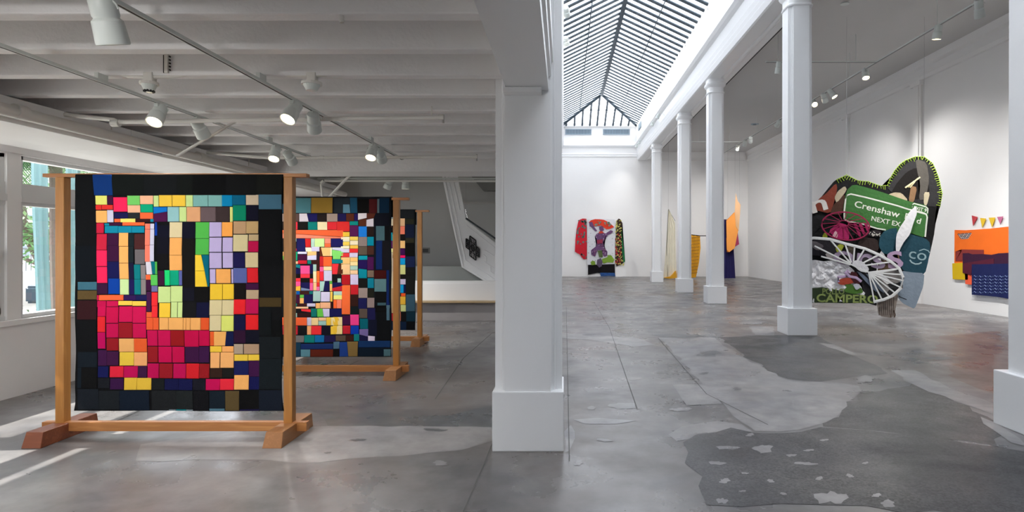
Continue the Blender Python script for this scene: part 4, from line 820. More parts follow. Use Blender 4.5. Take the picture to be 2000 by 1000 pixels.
for a, b in zip(outl, outl[1:]):
    L = math.dist(a, b); n = max(1, int(L/13)); dx, dy = (b[0]-a[0])/L, (b[1]-a[1])/L
    for i in range(n):
        t = i/n; x, y = a[0]+(b[0]-a[0])*t, a[1]+(b[1]-a[1])*t; k = rnd.uniform(14, 28)
        tube(sb, [TA(x+dy*3, y-dx*3, -.03), TA(x+dy*3, y-dx*3, -.06), TA(x-dy*k*.9+rnd.uniform(-4, 4), y+dx*k*.9, -.06)], .007, 4)
    tube(sb, [TA(a[0], a[1], -.03), TA(b[0], b[1], -.03)], .006, 4)
obj('stitching', sb, mat('neon_thread', 'A8C83C', .6), col_art, label='neon green blanket stitches along the edge')
piece('rust_cloth', [(-60,330),(0,300),(60,325),(90,285),(125,262),(185,198),(192,230),(170,320),(152,375),(60,352),(-40,420)], '7E3A2A', lab='rust-red cloth with a white letter')
def letters(name, s, at, end, height, hexc, off, bold=.0, parent=None):
    """lettering fitted between two baseline points, cap height in the same units"""
    off = -.012*(LAY[0]+1.7)
    b = text_bm(s, 1.0, .008, bold); xs = [v.co.x for v in b.verts]; x0, x1 = min(xs), max(xs)
    A, B = TA(at[0], at[1], off), TA(end[0], end[1], off); u = (B-A)/(x1-x0); k = height*.34*YA/FP/.70; w_ = (B-A).normalized().cross(Vector((0, 1, 0)))
    if w_.z < 0: w_ = -w_
    for v in b.verts: c = v.co.copy(); v.co = A+u*(c.x-x0)+w_*c.y*k+Vector((0, -1, 0))*c.z*.5
    return obj(name, b, amat(hexc, .15), parent or col_art)
# letters: positive ang = clockwise tilt (baseline falls to the right)
letters('lettering', 'n', (50, 372), (140, 345), 92, 'D8D4D0', -.12, .02)
piece('brown_cloth', [(165,330),(240,250),(228,380),(150,378)], '4A3024')
piece('cream_cloth', [(175,282),(195,245),(235,215),(248,238),(188,315)], 'B4A890')
piece('cream_cloth', [(490,262),(520,252),(560,255),(600,298),(560,305),(480,276)], 'B8A88C')
sign = piece('green_sign', [(245,240),(285,205),(380,230),(470,258),(600,303),(700,325),(716,345),(712,400),(700,515),(610,485),(440,472),(330,432),(232,412),(224,350)], '3A6A34', lab='green road sign panel with white border and lettering')
line('sign_border', [(232,405),(232,360),(240,290),(250,268),(270,262),(350,280),(440,303),(540,330),(600,350),(680,368),(702,378),(708,395),(702,450),(697,508)], 'D4D6CC', .020, -.175, parent=sign)
line('sign_border', [(232,405),(250,418),(330,432),(420,460),(470,468)], 'D4D6CC', .018, -.175, parent=sign)
line('sign_border', [(622,338),(624,322),(634,316),(700,335),(712,345),(710,372),(700,378),(640,362)], 'D4D6CC', .015, -.175, parent=sign)
letters('lettering', 'Crenshaw', (288, 334), (546, 398), 36, 'D8DACF', -.185, .012, parent=sign)
letters('lettering', 'NEXT EX', (386, 414), (552, 450), 27, 'D8DACF', -.185, .012, parent=sign)
letters('lettering', 'd', (645, 428), (668, 434), 32, 'D8DACF', -.185, .012, parent=sign)
letters('lettering', 'B', (578, 404), (604, 410), 34, 'D8DACF', -.185, .012, parent=sign)
letters('lettering', 'EXIT 9', (630, 350), (702, 366), 20, 'D8DACF', -.185, .015, parent=sign)
piece('dotted_cloth', [(370,482),(400,468),(445,472),(432,510),(372,502)], '2A2428')
db = NB()
for k in range(26):
    x, y = rnd.uniform(376, 438), rnd.uniform(474, 503); cyl(db, TA(x, y, -.195), TA(x, y, -.205), .012, n=7)
obj('dots', db, amat('D8D4CC'), col_art, kind='stuff')
piece('brown_cloth', [(300,562),(335,508),(420,520),(432,570),(420,592)], '2E2220')
piece('teal_disc', [(433,530),(440,500),(462,475),(500,460),(536,456),(536,520),(530,590),(500,612),(455,603),(430,562)], '1E4654')
piece('patterned_cloth', [(535,600),(560,540),(585,560),(575,650),(545,650)], '8A6A50')
teal = piece('teal_cloth', [(545,605),(560,560),(575,520),(610,490),(640,500),(700,517),(727,545),(716,640),(695,722),(640,722),(590,712),(560,690)], '1E4250', lab='dark teal cloth with a drawn smiling face')
letters('lettering', 'co', (600, 628), (700, 646), 62, '8FA8AE', -.235, .0, parent=teal)
line('smile', [(608,640),(620,655),(640,664),(660,663),(676,655)], '9FB6BA', .018, -.225, parent=teal)
line('brow', [(662,588),(690,578),(715,588),(722,600)], '8FA8AE', .012, -.225, parent=teal)
piece('blue_grey_cloth', [(560,702),(620,712),(692,716),(686,790),(660,860),(636,922),(600,905),(568,890),(535,850),(545,760)], '8492A0', lab='pale blue-grey cloth hanging to a point')
line('dark_mark', [(545,850),(590,868)], '30343C', .012, -.235)
piece('knit_strip', [(420,882),(440,850),(545,828),(530,900),(516,975),(428,962)], '8A8078', lab='patterned knitted tail touching the floor')
kb = NB()
for k in range(8):
    x = 434+k*11; tube(kb, [TA(x+6, 845+(8-k)*2, -.24), TA(x-2+k*.4, 958, -.24)], .009, 4)
obj('knit_stripe', kb, amat('3C302C'), col_art)
line('fringe', [(516,930),(524,955),(515,985)], '5A4A40', .018, -.2); line('fringe', [(500,950),(498,972)], '5A4A40', .014, -.2)
piece('dark_cloth', [(-92,470),(60,505),(150,520),(232,545),(215,600),(200,645),(60,610),(-92,620)], '26242A')
piece('leaf_patch', [(180,572),(205,548),(232,556),(214,592),(190,598)], 'A0A838'); piece('leaf_patch', [(105,505),(120,480),(138,505),(120,530)], '98A030')
piece('magenta_cloth', [(140,475),(200,425),(250,440),(262,510),(250,532),(180,512)], '9E1E58', lab='magenta blotch inside the spoked ring')
piece('pink_flame', [(160,512),(180,470),(196,490),(190,515)], 'C8A0A8')
for q in ([(282,430),(300,425),(330,500),(318,508)], [(312,430),(330,425),(352,490),(340,498)], [(345,428),(365,432),(372,470),(362,478)]): piece('magenta_stripe', q, '8C1C4C', dep=14)
def ell(cx, cy, rx, ry, t, tilt): 
    a = math.radians(t); x, y = rx*math.cos(a), ry*math.sin(a); c, s = math.cos(math.radians(tilt)), math.sin(math.radians(tilt)); return (cx+x*c-y*s, cy+x*s+y*c)
wh = line('magenta_ring', [ell(240, 446, 138, 80, k*12, 6) for k in range(30)], '8E2048', .018, -.26, True)
for k in range(16): line('spoke', [ell(230, 430, 28, 16, k*22.5, 6), ell(240, 446, 136, 78, k*22.5, 6)], '8E2048', .009, -.26, parent=wh)
line('hub', [ell(230, 430, 28, 16, k*30, 6) for k in range(12)], '8E2048', .010, -.26, True, parent=wh)
LAY[0] += 2
def crumple(name, pts, hexc, amp, lab, seed=1, step=9):
    LAY[0] += 1; off = -.012*LAY[0]; bm = NB()
    f = bm.faces.new([bm.verts.new(TA(x, y, off)) for x, y in pts]); bmesh.ops.triangulate(bm, faces=[f])
    for _ in range(5):
        es = [e for e in bm.edges if e.calc_length() > .07]
        if not es: break
        bmesh.ops.subdivide_edges(bm, edges=es, cuts=1); bmesh.ops.triangulate(bm, faces=[f for f in bm.faces if len(f.verts) > 3])
    for v in bm.verts:
        q = v.co*5+Vector((seed, 0, 0)); v.co.y -= amp*(abs(noise.noise(q))*1.6+abs(noise.noise(q*2.3))*.8)
    return obj(name, bm, mat('crumple_'+hexc, hexc, .6, noise_s=6, noise_a=.05, bump=.6, bump_s=12), col_art, label=lab)
crumple('crumpled_white_cloth', [(-88,650),(60,640),(110,648),(190,640),(250,668),(285,700),(300,740),(320,790),(345,830),(330,872),(60,885),(-88,860)], 'D8D8DC', .05, 'crumpled white cloth')
piece('dark_green_cloth', [(345,830),(330,770),(310,730),(370,712),(430,790),(560,760),(545,810),(460,866),(405,884),(420,905),(370,890)], '2A2A2C')
for q in ([(372,716),(400,712),(500,800),(470,835)], [(440,712),(545,694),(562,760),(520,780)]): piece('grey_cloth', q, '8A8684')
for q, h_ in (([(20,545),(60,530),(120,560),(80,590)], '6A6468'), ([(250,560),(300,570),(280,640),(240,620)], '5A5246'), ([(120,600),(180,610),(210,650),(140,640)], '9A9494'), ([(440,620),(500,655),(540,690),(450,700)], '4A3A2E'), ([(340,590),(400,605),(380,660),(330,640)], '3A3438')): piece('scrap', q, h_)
piece('brown_cloth', [(425,650),(480,640),(490,700),(425,715)], '5A4634')
piece('white_flame', [(645,332),(625,345),(600,372),(575,420),(553,450),(530,500),(527,580),(538,612),(556,570),(575,535),(610,492),(628,430),(650,372)], 'D8D8DA', dep=22, lab='tall white flame-shaped cloth', m=amat('DCDCDE', .4))
letters('lettering', 'ors', (165, 655), (465, 690), 105, 'A090A8', -.30, .02); letters('lettering', 'S', (485, 690), (574, 680), 92, 'A890AC', -.31, .03)
for q in ([(300,705),(325,710),(425,800),(415,830)], [(352,720),(378,725),(470,815),(455,835)]): piece('blue_stripe', q, '6A7688', dep=25)
gs = piece('dark_green_sign', [(-90,800),(70,802),(110,796),(230,822),(380,850),(402,892),(300,887),(70,887),(-90,880)], '2C3A24', dep=26, lab='dark green banner with pale green lettering')
letters('lettering', 'POLLO', (106, 836), (232, 838), 32, '7A8A50', -.345, .02, parent=gs)
letters('lettering', 'CAMPERO', (72, 880), (425, 888), 44, '8A9A58', -.345, .025, parent=gs)
piece('green_figure', [(230,822),(240,780),(262,770),(285,790),(330,800),(342,830),(280,836)], '48702C', dep=27)
piece('orange_patch', [(190,770),(215,745),(290,742),(310,755),(280,775),(215,785)], 'A84430', dep=27)
line('lilac_scroll', [(200,768),(196,740),(240,735),(262,715),(250,700),(238,712),(262,735),(300,742),(330,765)], 'B09ABA', .034, -.345)
piece('dark_red_patch', [(270,705),(305,715),(325,770),(300,790),(265,740)], '40181E', dep=27)
piece('grey_patch', [(280,780),(310,775),(325,800),(300,815)], 'B8BEC8', dep=28)
rim = [(-88,545),(-60,530),(60,514),(150,521),(235,546),(350,575),(430,610),(500,650),(548,690),(570,740),(560,800),(512,845),(460,868),(400,882)]
wr_ = line('white_wheel_rim', rim, 'DADCDC', .036, -.39)
wr_['label'] = 'broad white wheel rim sweeping across the collage'
hub = [(270,664),(300,648),(335,655),(375,712),(350,716),(300,700)]
for a, b in (((268,668),(100,620)),((270,664),(62,560)),((268,660),(150,522)),((272,655),(236,546)),((285,650),(292,560)),((305,650),(350,575)),((335,660),(430,612)),((350,672),(498,652))): line('spoke', [a, b], 'DADCDC', .020, -.39, parent=wr_)
for b in ((548,690),(566,725),(572,760),(560,800),(530,835),(495,855),(450,872),(405,882)): line('spoke', [(372,712), b], 'DADCDC', .019, -.39, parent=wr_)
line('inner_rim', [(268,664),(320,690),(375,712),(460,708),(548,690)], 'DADCDC', .020, -.39, parent=wr_)
piece('hub_cloth', [(272,660),(300,640),(340,650),(375,690),(365,715),(320,705)], 'CFCFD4', dep=31)
wires = NB()
for x, y in ((245,156),(690,50)): p = TA(x, y, -.02); tube(wires, [p, (p.x, YA-.02, ZAIS)], .003, 4)
obj('hanging_wire', wires, CHROME, col_art)

# ================================================ ORANGE WORK AND PENNANTS ON THE RIGHT WALL
def WP(x, y, off=0):
    px, py = 1840+x*.24, 380+y*.24; xw = XR-.02-off; Y = (XR)*FP/(px-PX); return Vector((xw, Y, CH+(PY-py)*Y/FP))
ow = thing('wall_textile', WP(290, 500), 'layered orange, purple and yellow textile hung on the right wall', 'artwork')
def wp(name, pts, hexc, off, par, rough=.8, bump=.3, lab=None):
    return obj(name, slab(NB(), [WP(x, y, off) for x, y in pts], (-.008, 0, 0)), mat('textile_'+hexc, hexc, rough, noise_s=3, noise_a=.08, bump=bump, bump_s=5, spec=.25), par, label=lab)
wp('orange_cloth', [(110,288),(200,290),(300,284),(400,277),(480,268),(640,250),(640,500),(300,520),(185,560),(108,558)], 'F2701E', .0, ow)
wp('yellow_cloth', [(95,560),(150,556),(225,556),(222,694),(150,692),(98,688)], 'D8B410', .012, ow)
wp('coral_cloth', [(198,640),(290,640),(290,738),(202,728)], 'F0603C', .012, ow)
wp('maroon_band', [(120,462),(170,460),(170,446),(350,450),(350,542),(120,540)], '8A3430', .010, ow)
wp('plum_cloth', [(183,478),(230,476),(260,486),(340,484),(420,490),(476,478),(640,470),(640,660),(440,640),(255,655),(220,648),(183,638)], '3A1434', .022, ow)
wp('wine_overlay', [(190,560),(260,548),(440,520),(440,566),(262,572),(255,652),(190,638)], '57182E', .030, ow)
nv = wp('navy_cloth', [(262,568),(640,560),(640,862),(468,832),(360,822),(262,815)], '141E52', .036, ow)
pb = NB(); 
for i in range(9):
    for j in range(6):
        x0 = 270+i*42; y0 = 670+j*26+((i % 2)*3)
        tube(pb, [WP(x0, y0, .046), WP(x0+14, y0-12, .046), WP(x0+28, y0, .046), WP(x0+38, y0-8, .046)], .006, 4)
obj('pale_zigzag', pb, mat('zigzag_thread', '7A90C0', .7), nv, kind='stuff')
sc = NB()
for j in range(4):
    for i in range(7-j):
        x0 = 138+i*16+j*8; y0 = 322+j*11-i*1.2
        tube(sc, [WP(x0, y0+4, .012), WP(x0+5, y0-4, .012), WP(x0+9, y0+3, .012), WP(x0+14, y0-3, .012)], .007 if (i+j) % 2 else .010, 4)
obj('stitched_script', sc, mat('script_thread', '3A3A44', .6), ow)
sc = NB()
for j in range(4):
    for i in range(7-j):
        x0 = 140+i*16+j*8; y0 = 327+j*11-i*1.2
        tube(sc, [WP(x0, y0+3, .011), WP(x0+6, y0-3, .011), WP(x0+12, y0+2, .011)], .009, 4)
obj('stitched_script', sc, mat('script_white', 'E8E4E0', .6), ow, label='white outline of the stitched script')
fr = NB()
for i in range(24): x = 268+i*9; tube(fr, [WP(x, 818+i*.5, .04), WP(x+1, 836+i*.6, .04)], .004, 4)
obj('fringe', fr, mat('fringe_grey', '9098A8', .8), ow)
for pts, h, lab in (([(250,170),(298,183),(260,256)], 'B83038', 'red triangular pennant on the right wall'), ([(318,190),(366,195),(336,272)], 'E0B81C', 'left yellow pennant, between the red and the other yellow one'), ([(388,188),(442,186),(416,268)], 'E0B81C', 'right yellow pennant, next to the pink one'), ([(456,182),(506,178),(482,240)], 'C0688C', 'pink triangular pennant cut by the near column')):
    o = obj('pennant', slab(NB(), [WP(x, y, .002) for x, y in pts], (-.006, 0, 0)), mat('pennant_'+h, h, .7, bump=.2, bump_s=8), label=lab, cat='pennant', group='wall pennants')

# ================================================ SUSPENDED CLOTHS NEAR THE FAR END
YC = 30.4
def FC(x, y, off=0): return P(1250+x*.35, 260+y*.35, YC)+Vector((0, off, 0))
def drape(name, L, R, hexc, par, off=0, amp=.02, nf=5, alpha=1, n=14, lab=None):
    """cloth between a left and a right polyline (same length), with folds"""
    bm = NB(); rows = []
    m_ = 4*nf
    for a, b in zip(L, R):
        row = []
        for k in range(m_+1):
            t = k/m_; p = FC(a[0]+(b[0]-a[0])*t, a[1]+(b[1]-a[1])*t, off+amp*math.sin(2*math.pi*nf*t)); row.append(bm.verts.new(p))
        rows.append(row)
    for A, B in zip(rows, rows[1:]):
        for i in range(m_): bm.faces.new((A[i], A[i+1], B[i+1], B[i]))
    return obj(name, bm, mat('drape_'+hexc, hexc, .75, noise_s=3, noise_a=.08, alpha=alpha, spec=.2), par, smooth=True, label=lab)
def wireset(par, pts): 
    b = NB()
    for x, y in pts: p = FC(x, y); tube(b, [p, (p.x, p.y, ZAIS)], .004, 4)
    obj('hanging_wire', b, CHROME, par)
c1 = thing('hanging_cloth', FC(165, 806), 'tall cream cloth draped from a point between the far columns', 'textile')
drape('drape', [(158,425),(150,560),(140,700),(130,812)], [(162,425),(196,500),(200,700),(205,812)], 'E2DCC8', c1, nf=4)
obj('cord', tube(NB(), [FC(155,812), FC(148,640), FC(158,425), FC(196,490)], .009, 5), mat('dark_cord', '3A3830', .7), c1); wireset(c1, [(158,425)])
c2 = thing('hanging_cloth', FC(300, 806), 'golden yellow striped cloth hanging low behind the third column', 'textile')
drape('drape', [(228,560),(225,640),(215,720),(200,808)], [(335,572),(338,640),(330,720),(312,806)], 'D49A28', c2, nf=5)
b = NB()
for k in range(12): y = 580+k*18; tube(b, [FC(236,y+8,-.08), FC(334-k*1.5,y,-.08)], .018, 4)
obj('woven_stripe', b, mat('ochre_stripe', 'A06E1C', .8), c2); obj('rod', tube(NB(), [FC(225,560), FC(335,573), FC(378,573)], .025, 6), BLACK, c2); wireset(c2, [(240,562),(370,573)])
b = NB(); slab(b, [FC(x, y, -.2) for x, y in ((132,806),(170,798),(197,768),(200,808),(160,812))], (0, .3, 0)); obj('floor_fold', b, mat('drape_D49A28', 'D49A28'), c2)
c3 = thing('hanging_cloth', FC(510, 808), 'orange, magenta and navy cloth suspended right of the third column', 'textile')
drape('navy_drape', [(470,480),(470,600),(470,700),(470,812)], [(500,482),(524,600),(530,700),(536,810)], '221E4E', c3, off=.12, nf=4)
drape('orange_drape', [(478,488),(495,478),(510,462),(480,590),(484,664)], [(482,486),(524,442),(546,540),(545,600),(494,664)], 'F0983C', c3, off=-.02, nf=3, amp=.02)
b = NB(); slab(b, [FC(x, y, -.14) for x, y in ((478,490),(524,442),(530,432),(548,520),(524,642),(494,664),(480,650))], (0, .02, 0)); obj('orange_panel', b, mat('orange_cloth', 'EE9A44', .75, noise_s=3, noise_a=.08), c3)
b = NB(); slab(b, [FC(x, y, -.16) for x, y in ((524,440),(530,336),(540,380),(556,400),(552,470),(545,548),(530,520))], (0, .02, 0)); obj('sheer_peak', b, mat('sheer_peach', 'F0C08C', .7, alpha=.75), c3)
b = NB(); slab(b, [FC(x, y, -.1) for x, y in ((541,545),(550,620),(524,636),(528,580))], (0, .02, 0)); obj('magenta_patch', b, mat('magenta_patch', '9A2C54', .75), c3)
wireset(c3, [(530,336),(556,400),(490,480)])

# ================================================ GARMENT ON THE FAR WALL
YG = YF-.03
def GA(x, y, off=0): return P(1090+x*.16, 400+y*.16, YF)+Vector((0, -.03-off, 0))
ga = thing('garment_artwork', GA(520, 860), 'oversized shirt-like textile with red sleeve and purple dancer on the far wall', 'artwork')
def gp(name, pts, hexc, off, lab=None, na=.1, par=None, ns=6): return obj(name, slab(NB(), [GA(x, y, off) for x, y in pts], (0, -.03, 0)), mat('garment_'+hexc, hexc, .8, noise_s=ns, noise_a=na, bump=.4, bump_s=8, spec=.2), par or ga, label=lab)
sl = gp('sleeve', [(250,188),(300,168),(345,172),(352,400),(352,660),(310,665),(262,605),(205,572),(212,420),(225,300)], 'C82432', .0, 'red patterned sleeve')
b = NB(); rnd = random.Random(9)
for k in range(34):
    x, y = rnd.uniform(228, 345), rnd.uniform(190, 640)
    if y > 560 and x < 270: continue
    p = GA(x, y, .032); cyl(b, p, p+Vector((0, -.012, 0)), rnd.uniform(.04, .07), n=7)
obj('sleeve_motif', b, mat('motif_grey_green', '5C6E68', .8), sl, kind='stuff')
gp('body_panel', [(355,180),(520,172),(690,180),(690,450),(690,722),(520,728),(355,732)], 'D8D8DC', .02, 'white printed body panel')
gp('skirt', [(365,725),(690,718),(696,862),(600,845),(480,830),(365,852)], '141014', .0)
gp('hem', [(510,828),(690,830),(700,872),(620,866),(520,872)], '2C5088', .01, na=.5, ns=14)
s2_ = gp('sleeve', [(712,195),(740,168),(758,178),(785,225),(770,290),(790,480),(818,690),(780,722),(712,752),(694,700),(702,450)], '38281E', .0, 'dark spotted sleeve')
b = NB()
for k in range(90):
    y = rnd.uniform(190, 735); x = rnd.uniform(700, 770+max(0, (y-300)*.07)); p = GA(x, y, .032); cyl(b, p, p+Vector((0, -.012, 0)), rnd.uniform(.025, .045), n=6)
obj('sleeve_motif', b, mat('motif_yellow', 'D0C868', .8), s2_, kind='stuff')
b = NB()
for k in range(40):
    y = rnd.uniform(350, 735); x = rnd.uniform(700, 770); p = GA(x, y, .034); cyl(b, p, p+Vector((0, -.012, 0)), rnd.uniform(.025, .045), n=6)
obj('sleeve_motif', b, mat('motif_red', 'A82030', .8), s2_, kind='stuff')
gp('green_edge', [(770,300),(780,380),(795,500),(815,690),(795,708),(780,560)], '1C6A40', .03)
gp('hat', [(372,215),(400,190),(450,176),(510,178),(560,185),(620,215),(655,245),(682,272),(640,292),(590,300),(520,252),(450,262),(400,262)], 'D8402A', .055, 'red broad hat of the dancer')
PUR = '6A4A70'
for pts in ([(448,385),(470,350),(520,335),(585,350),(602,380),(570,420),(552,455),(562,520),(600,570),(598,620),(560,634),(540,600),(530,552),(480,552),(450,632),(405,610),(400,555),(465,505),(480,440)], [(378,215),(415,210),(440,270),(478,320),(450,322),(410,275),(385,262)], [(585,345),(640,310),(672,325),(640,355),(600,372)], [(500,262),(545,262),(560,310),(525,330),(500,300)]): gp('dancer_patch', pts, PUR, .06, na=.35, ns=16)
gp('red_patch', [(495,330),(530,318),(560,345),(500,352)], 'C04030', .075); gp('red_patch', [(470,430),(545,420),(540,470),(478,478)], '8E3048', .095, na=.3)
gp('green_patch', [(480,560),(535,556),(545,640),(500,640)], '5A6A40', .06)
for pts in ([(395,700),(420,680),(450,690),(455,730),(410,738)], [(535,660),(600,640),(605,612),(650,618),(685,670),(670,705),(600,700),(560,718),(535,700)]): gp('green_patch', pts, '7A9A38', .06, na=.3)
gp('mauve_patch', [(475,670),(520,650),(540,690),(530,750),(500,765),(470,730)], '5C5064', .075, na=.3)
for h_, n_, sc_ in (('B06080', 26, .9), ('D8C8DC', 26, .7), ('30203A', 22, .8)):
    b = NB()
    for k in range(n_):
        x, y = rnd.choice([(rnd.uniform(455, 595), rnd.uniform(355, 430)), (rnd.uniform(485, 545), rnd.uniform(430, 520)), (rnd.uniform(405, 470), rnd.uniform(530, 615)), (rnd.uniform(545, 596), rnd.uniform(520, 620))])
        p = GA(x, y, .1); q = GA(x+rnd.uniform(-12, 12), y+rnd.uniform(-8, 8), .1); tube(b, [p, q], .016*sc_, 4)
    obj('printed_squiggle', b, mat('squiggle_'+h_, h_, .8), ga, kind='stuff')
b = NB()
for k in range(14):
    x = rnd.uniform(420, 640); y = 190+abs(x-530)*.25+rnd.uniform(5, 45); p = GA(x, y, .1); cyl(b, p, p+Vector((0, -.01, 0)), rnd.uniform(.03, .06), n=7)
obj('hat_spot', b, mat('hat_spot', '7A8A78', .8), ga, kind='stuff')
b = NB()
for k in range(60):
    x, y = rnd.uniform(365, 680), rnd.uniform(190, 700)
    if 395 < x < 610 and 180 < y < 660 and rnd.random() < .8: continue
    p = GA(x, y, .052); q = GA(x+rnd.uniform(-16, 16), y+rnd.uniform(-10, 10), .052); tube(b, [p, q], .012, 4)
obj('ink_mark', b, mat('ink_grey', '70747C', .8), ga, kind='stuff')

obj('forecourt', box(NB(), XL-.21, -40, -.6, 40, YN-.2, -.12), mat('sunlit_paving', 'A8A49C', .8, noise_s=1, noise_a=.06), kind='structure')
# ================================================ OUTSIDE THE LEFT WINDOWS
gnd = obj('ground_outside', box(NB(), -40, -20, -.6, XL-.21, 60, -.12), mat('sunlit_paving', 'A8A49C', .8, noise_s=1, noise_a=.06), kind='structure')
CACT = mat('cactus_skin', '56767A', .6, noise_s=4, noise_a=.12)
def cactus(px, y, w, lab, xw=-7.4):
    x = xw; Y = x*FP/(px-PX); r = thing('columnar_cactus', (x, Y, -.12), lab, 'cactus', 'columnar cacti outside the window')
    b = NB(); secs = []; n = 28; rnd = random.Random(px)
    for k in range(9):
        z = -.12+k*.55; f = w*(1+.08*math.sin(z*2+px)); ox = .05*math.sin(z*.8+px)
        secs.append((z, [(x+ox+f*(1 if i % 4 < 2 else .78)*math.cos(2*math.pi*i/n), Y+f*(1 if i % 4 < 2 else .78)*math.sin(2*math.pi*i/n)) for i in range(n)]))
    loft(b, secs); obj('trunk', b, CACT, r, smooth=True)
cactus(84, 8, .085, 'blue-green cactus column between window post and rack post'); cactus(142, 8, .07, 'blue-green cactus column left edge of the front quilt'); cactus(152, 8, .05, 'slim cactus behind the top left corner of the quilt', -9.0); cactus(199, 8, .06, 'cactus seen through the top light above the quilt', -9.5)
BARK = mat('bark', '5E544E', .9, noise_s=8, noise_a=.2, bump=.6, bump_s=20)
LEAFM = [mat('leaf_green', '4F7A48', .6), mat('leaf_pale', '7C9C70', .6), mat('leaf_dark', '34583C', .6)]
def leaf_cloud(name, c, R, n, s, m, par, seed, flat=1):
    rnd = random.Random(seed); b = NB()
    for k in range(n):
        d = Vector((rnd.gauss(0, 1), rnd.gauss(0, 1), rnd.gauss(0, 1))).normalized()*(rnd.random()**.45); p = Vector(c)+Vector((d.x*R[0], d.y*R[1], d.z*R[2]))
        u = Vector((rnd.gauss(0, 1), rnd.gauss(0, 1), rnd.gauss(0, .6))).normalized()*s*rnd.uniform(.6, 1.3); v = u.cross(Vector((rnd.gauss(0, 1), rnd.gauss(0, 1), rnd.gauss(0, 1)))).normalized()*s*.35
        q = [b.verts.new(p-u), b.verts.new(p+v), b.verts.new(p+u), b.verts.new(p-v)]; b.faces.new(q)
    return obj(name, b, m, par, kind='stuff')
tr = thing('street_tree', (-13, 15.4, -.12), 'leaning leafy tree outside behind the first cactus', 'tree')
obj('trunk', tube(NB(), [(-13, 15.45, -.12), (-13.05, 15.2, .6), (-13.1, 14.95, 1.2), (-13.3, 14.6, 2.2), (-13.5, 14.4, 4.0)], .13, 10), BARK, tr, smooth=True)
for q in ([(-13.1,14.95,1.2),(-12.9,15.6,1.9),(-12.8,16.2,2.3)], [(-13.2,14.7,1.9),(-13.2,15.6,2.8)], [(-13.1,15.0,1.1),(-13.0,14.3,1.35),(-12.9,13.9,1.4)], [(-13.05,15.0,1.5),(-12.9,15.8,1.5),(-12.8,16.4,1.6)]): obj('branch', tube(NB(), q, .045, 7), BARK, tr)
leaf_cloud('foliage', (-13.2, 15.2, 3.0), (1.2, 3.0, 1.2), 1100, .11, LEAFM[1], tr, 1); leaf_cloud('foliage', (-12.9, 14.6, 1.7), (.7, 1.4, .6), 420, .10, LEAFM[0], tr, 2); leaf_cloud('foliage', (-12.9, 16.3, 2.0), (.7, 1.2, .6), 300, .10, LEAFM[0], tr, 3)
# palm beside the windows: its crown shades them and throws dapples on the floor
def palm(x, y, zc, lab, nf, L, seed, tr_r=.11):
    r = thing('palm_tree', (x, y, -.12), lab, 'palm', 'palms outside the windows'); rnd = random.Random(seed)
    obj('trunk', tube(NB(), [(x+.05, y, -.12), (x, y, zc*.5), (x, y, zc)], tr_r, 10), BARK, r, smooth=True)
    for k in range(nf):
        a = 2*math.pi*k/nf+rnd.uniform(-.2, .2); up = rnd.uniform(.1, .9); pts = []; m_ = 9
        for j in range(m_+1):
            t = j/m_; rad = L*t; z = zc+up*L*.8*t-L*1.0*t*t*(.5+.3*rnd.random()*0); pts.append(Vector((x+rad*math.cos(a), y+rad*math.sin(a), z)))
        b = tube(NB(), pts, .012, 4)
        for j in range(2, m_*5):
            t = j/(m_*5); i = min(m_-1, int(t*m_)); p = pts[i].lerp(pts[i+1], t*m_-i); dirn = (pts[i+1]-pts[i]).normalized(); side = dirn.cross(Vector((0, 0, 1))).normalized()
            for s_ in (-1, 1):
                tip = p+side*s_*L*.33*(1-.6*t)+dirn*L*.15+Vector((0, 0, -L*.12)); w_ = dirn*.018
                q = [b.verts.new(p-w_), b.verts.new(p+w_), b.verts.new(tip)]; b.faces.new(q)
        obj('frond', b, LEAFM[(k+seed) % 3], r)
palm(-8.6, 3.6, 3.3, 'palm outside the leftmost window', 16, 1.9, 1); palm(-10.6, 12.4, 3.3, 'palm with drooping fronds behind the top window light', 18, 2.6, 2); palm(-8.4, -.4, 3.6, 'palm out of frame on the left', 16, 1.9, 4)
palm(-9.3, 10.55, 3.5, 'slim palm whose fronds hang before the upper window light', 16, 1.5, 5, .05)
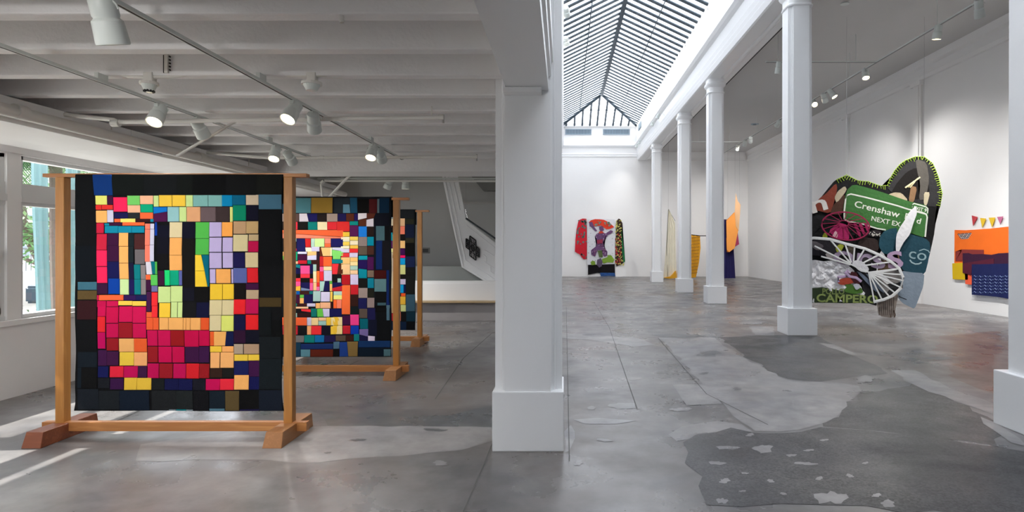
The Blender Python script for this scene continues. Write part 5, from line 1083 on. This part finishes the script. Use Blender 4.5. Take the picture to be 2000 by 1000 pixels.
sh = thing('shrub', (-11, 10.5, -.12), 'low leafy shrub outside beyond the cactus', 'shrub'); leaf_cloud('foliage', (-11.5, 12.0, .1), (.5, 1.2, .25), 300, .07, LEAFM[2], sh, 5)
obj('stem', tube(NB(), [(-11.5, 12, -.12), (-11.5, 12.0, .2)], .03), BARK, sh)
gw = thing('garden_fence', (-16, 18, -.12), 'low pale street wall with a railing on top', 'fence')
obj('base_wall', box(NB(), -16.2, 6, -.12, -16, 30, .9), mat('street_wall', 'D8D4CE', .8), gw)
IR = mat('rail_grey', '6A6E72', .5); obj('top_rail', box(NB(), -16.12, 6, 1.55, -16.08, 30, 1.6), IR, gw)
bm0 = bpy.data.meshes.new('baluster'); b = NB(); box(b, -16.11, -.012, .9, -16.09, .012, 1.57); b.to_mesh(bm0); b.free(); bm0.materials.append(IR)
for k in range(90): o = bpy.data.objects.new('baluster', bm0); COL.objects.link(o); o.location = (16-16, 12+k*.17, 0) ; o.parent = gw; o.location = Vector((0, 12+k*.17, 0))-Vector(gw['_w'])
car = thing('parked_car', (-14.2, 17.6, -.12), 'dark parked car seen low through the window', 'car')
b = NB(); prism_x(b, [(16.5,.05),(16.5,.52),(16.9,.62),(17.6,.68),(18.1,1.1),(19.5,1.12),(20.2,.7),(20.7,.62),(20.8,.1)], -15.0, -13.4); bmesh.ops.bevel(b, geom=b.edges[:], offset=.06, segments=2, affect='EDGES'); obj('body', b, mat('car_paint', '2E3C48', .25), car)
for y in (17.3, 20.0):
    for x in (-14.95, -13.5): obj('wheel', cyl(NB(), (x-.1, y, .2), (x+.1, y, .2), .31, n=20), BLACK, car)
b = NB(); box(b, -13.385, 18.15, .72, -13.37, 19.4, 1.04); obj('side_window', b, mat('car_glass', '6E7C88', .1), car)
bld = thing('far_building', (-26, 20, -.12), 'pale building across the street', 'building')
obj('facade', box(NB(), -30, 4, -.12, -26, 50, 6), mat('facade_pale', 'D4D2CE', .8), bld)
for k in range(8): obj('window', box(NB(), -26.02, 8+k*5, 1.2, -25.98, 10+k*5, 3.2), mat('car_glass', '6E7C88', .1), bld)
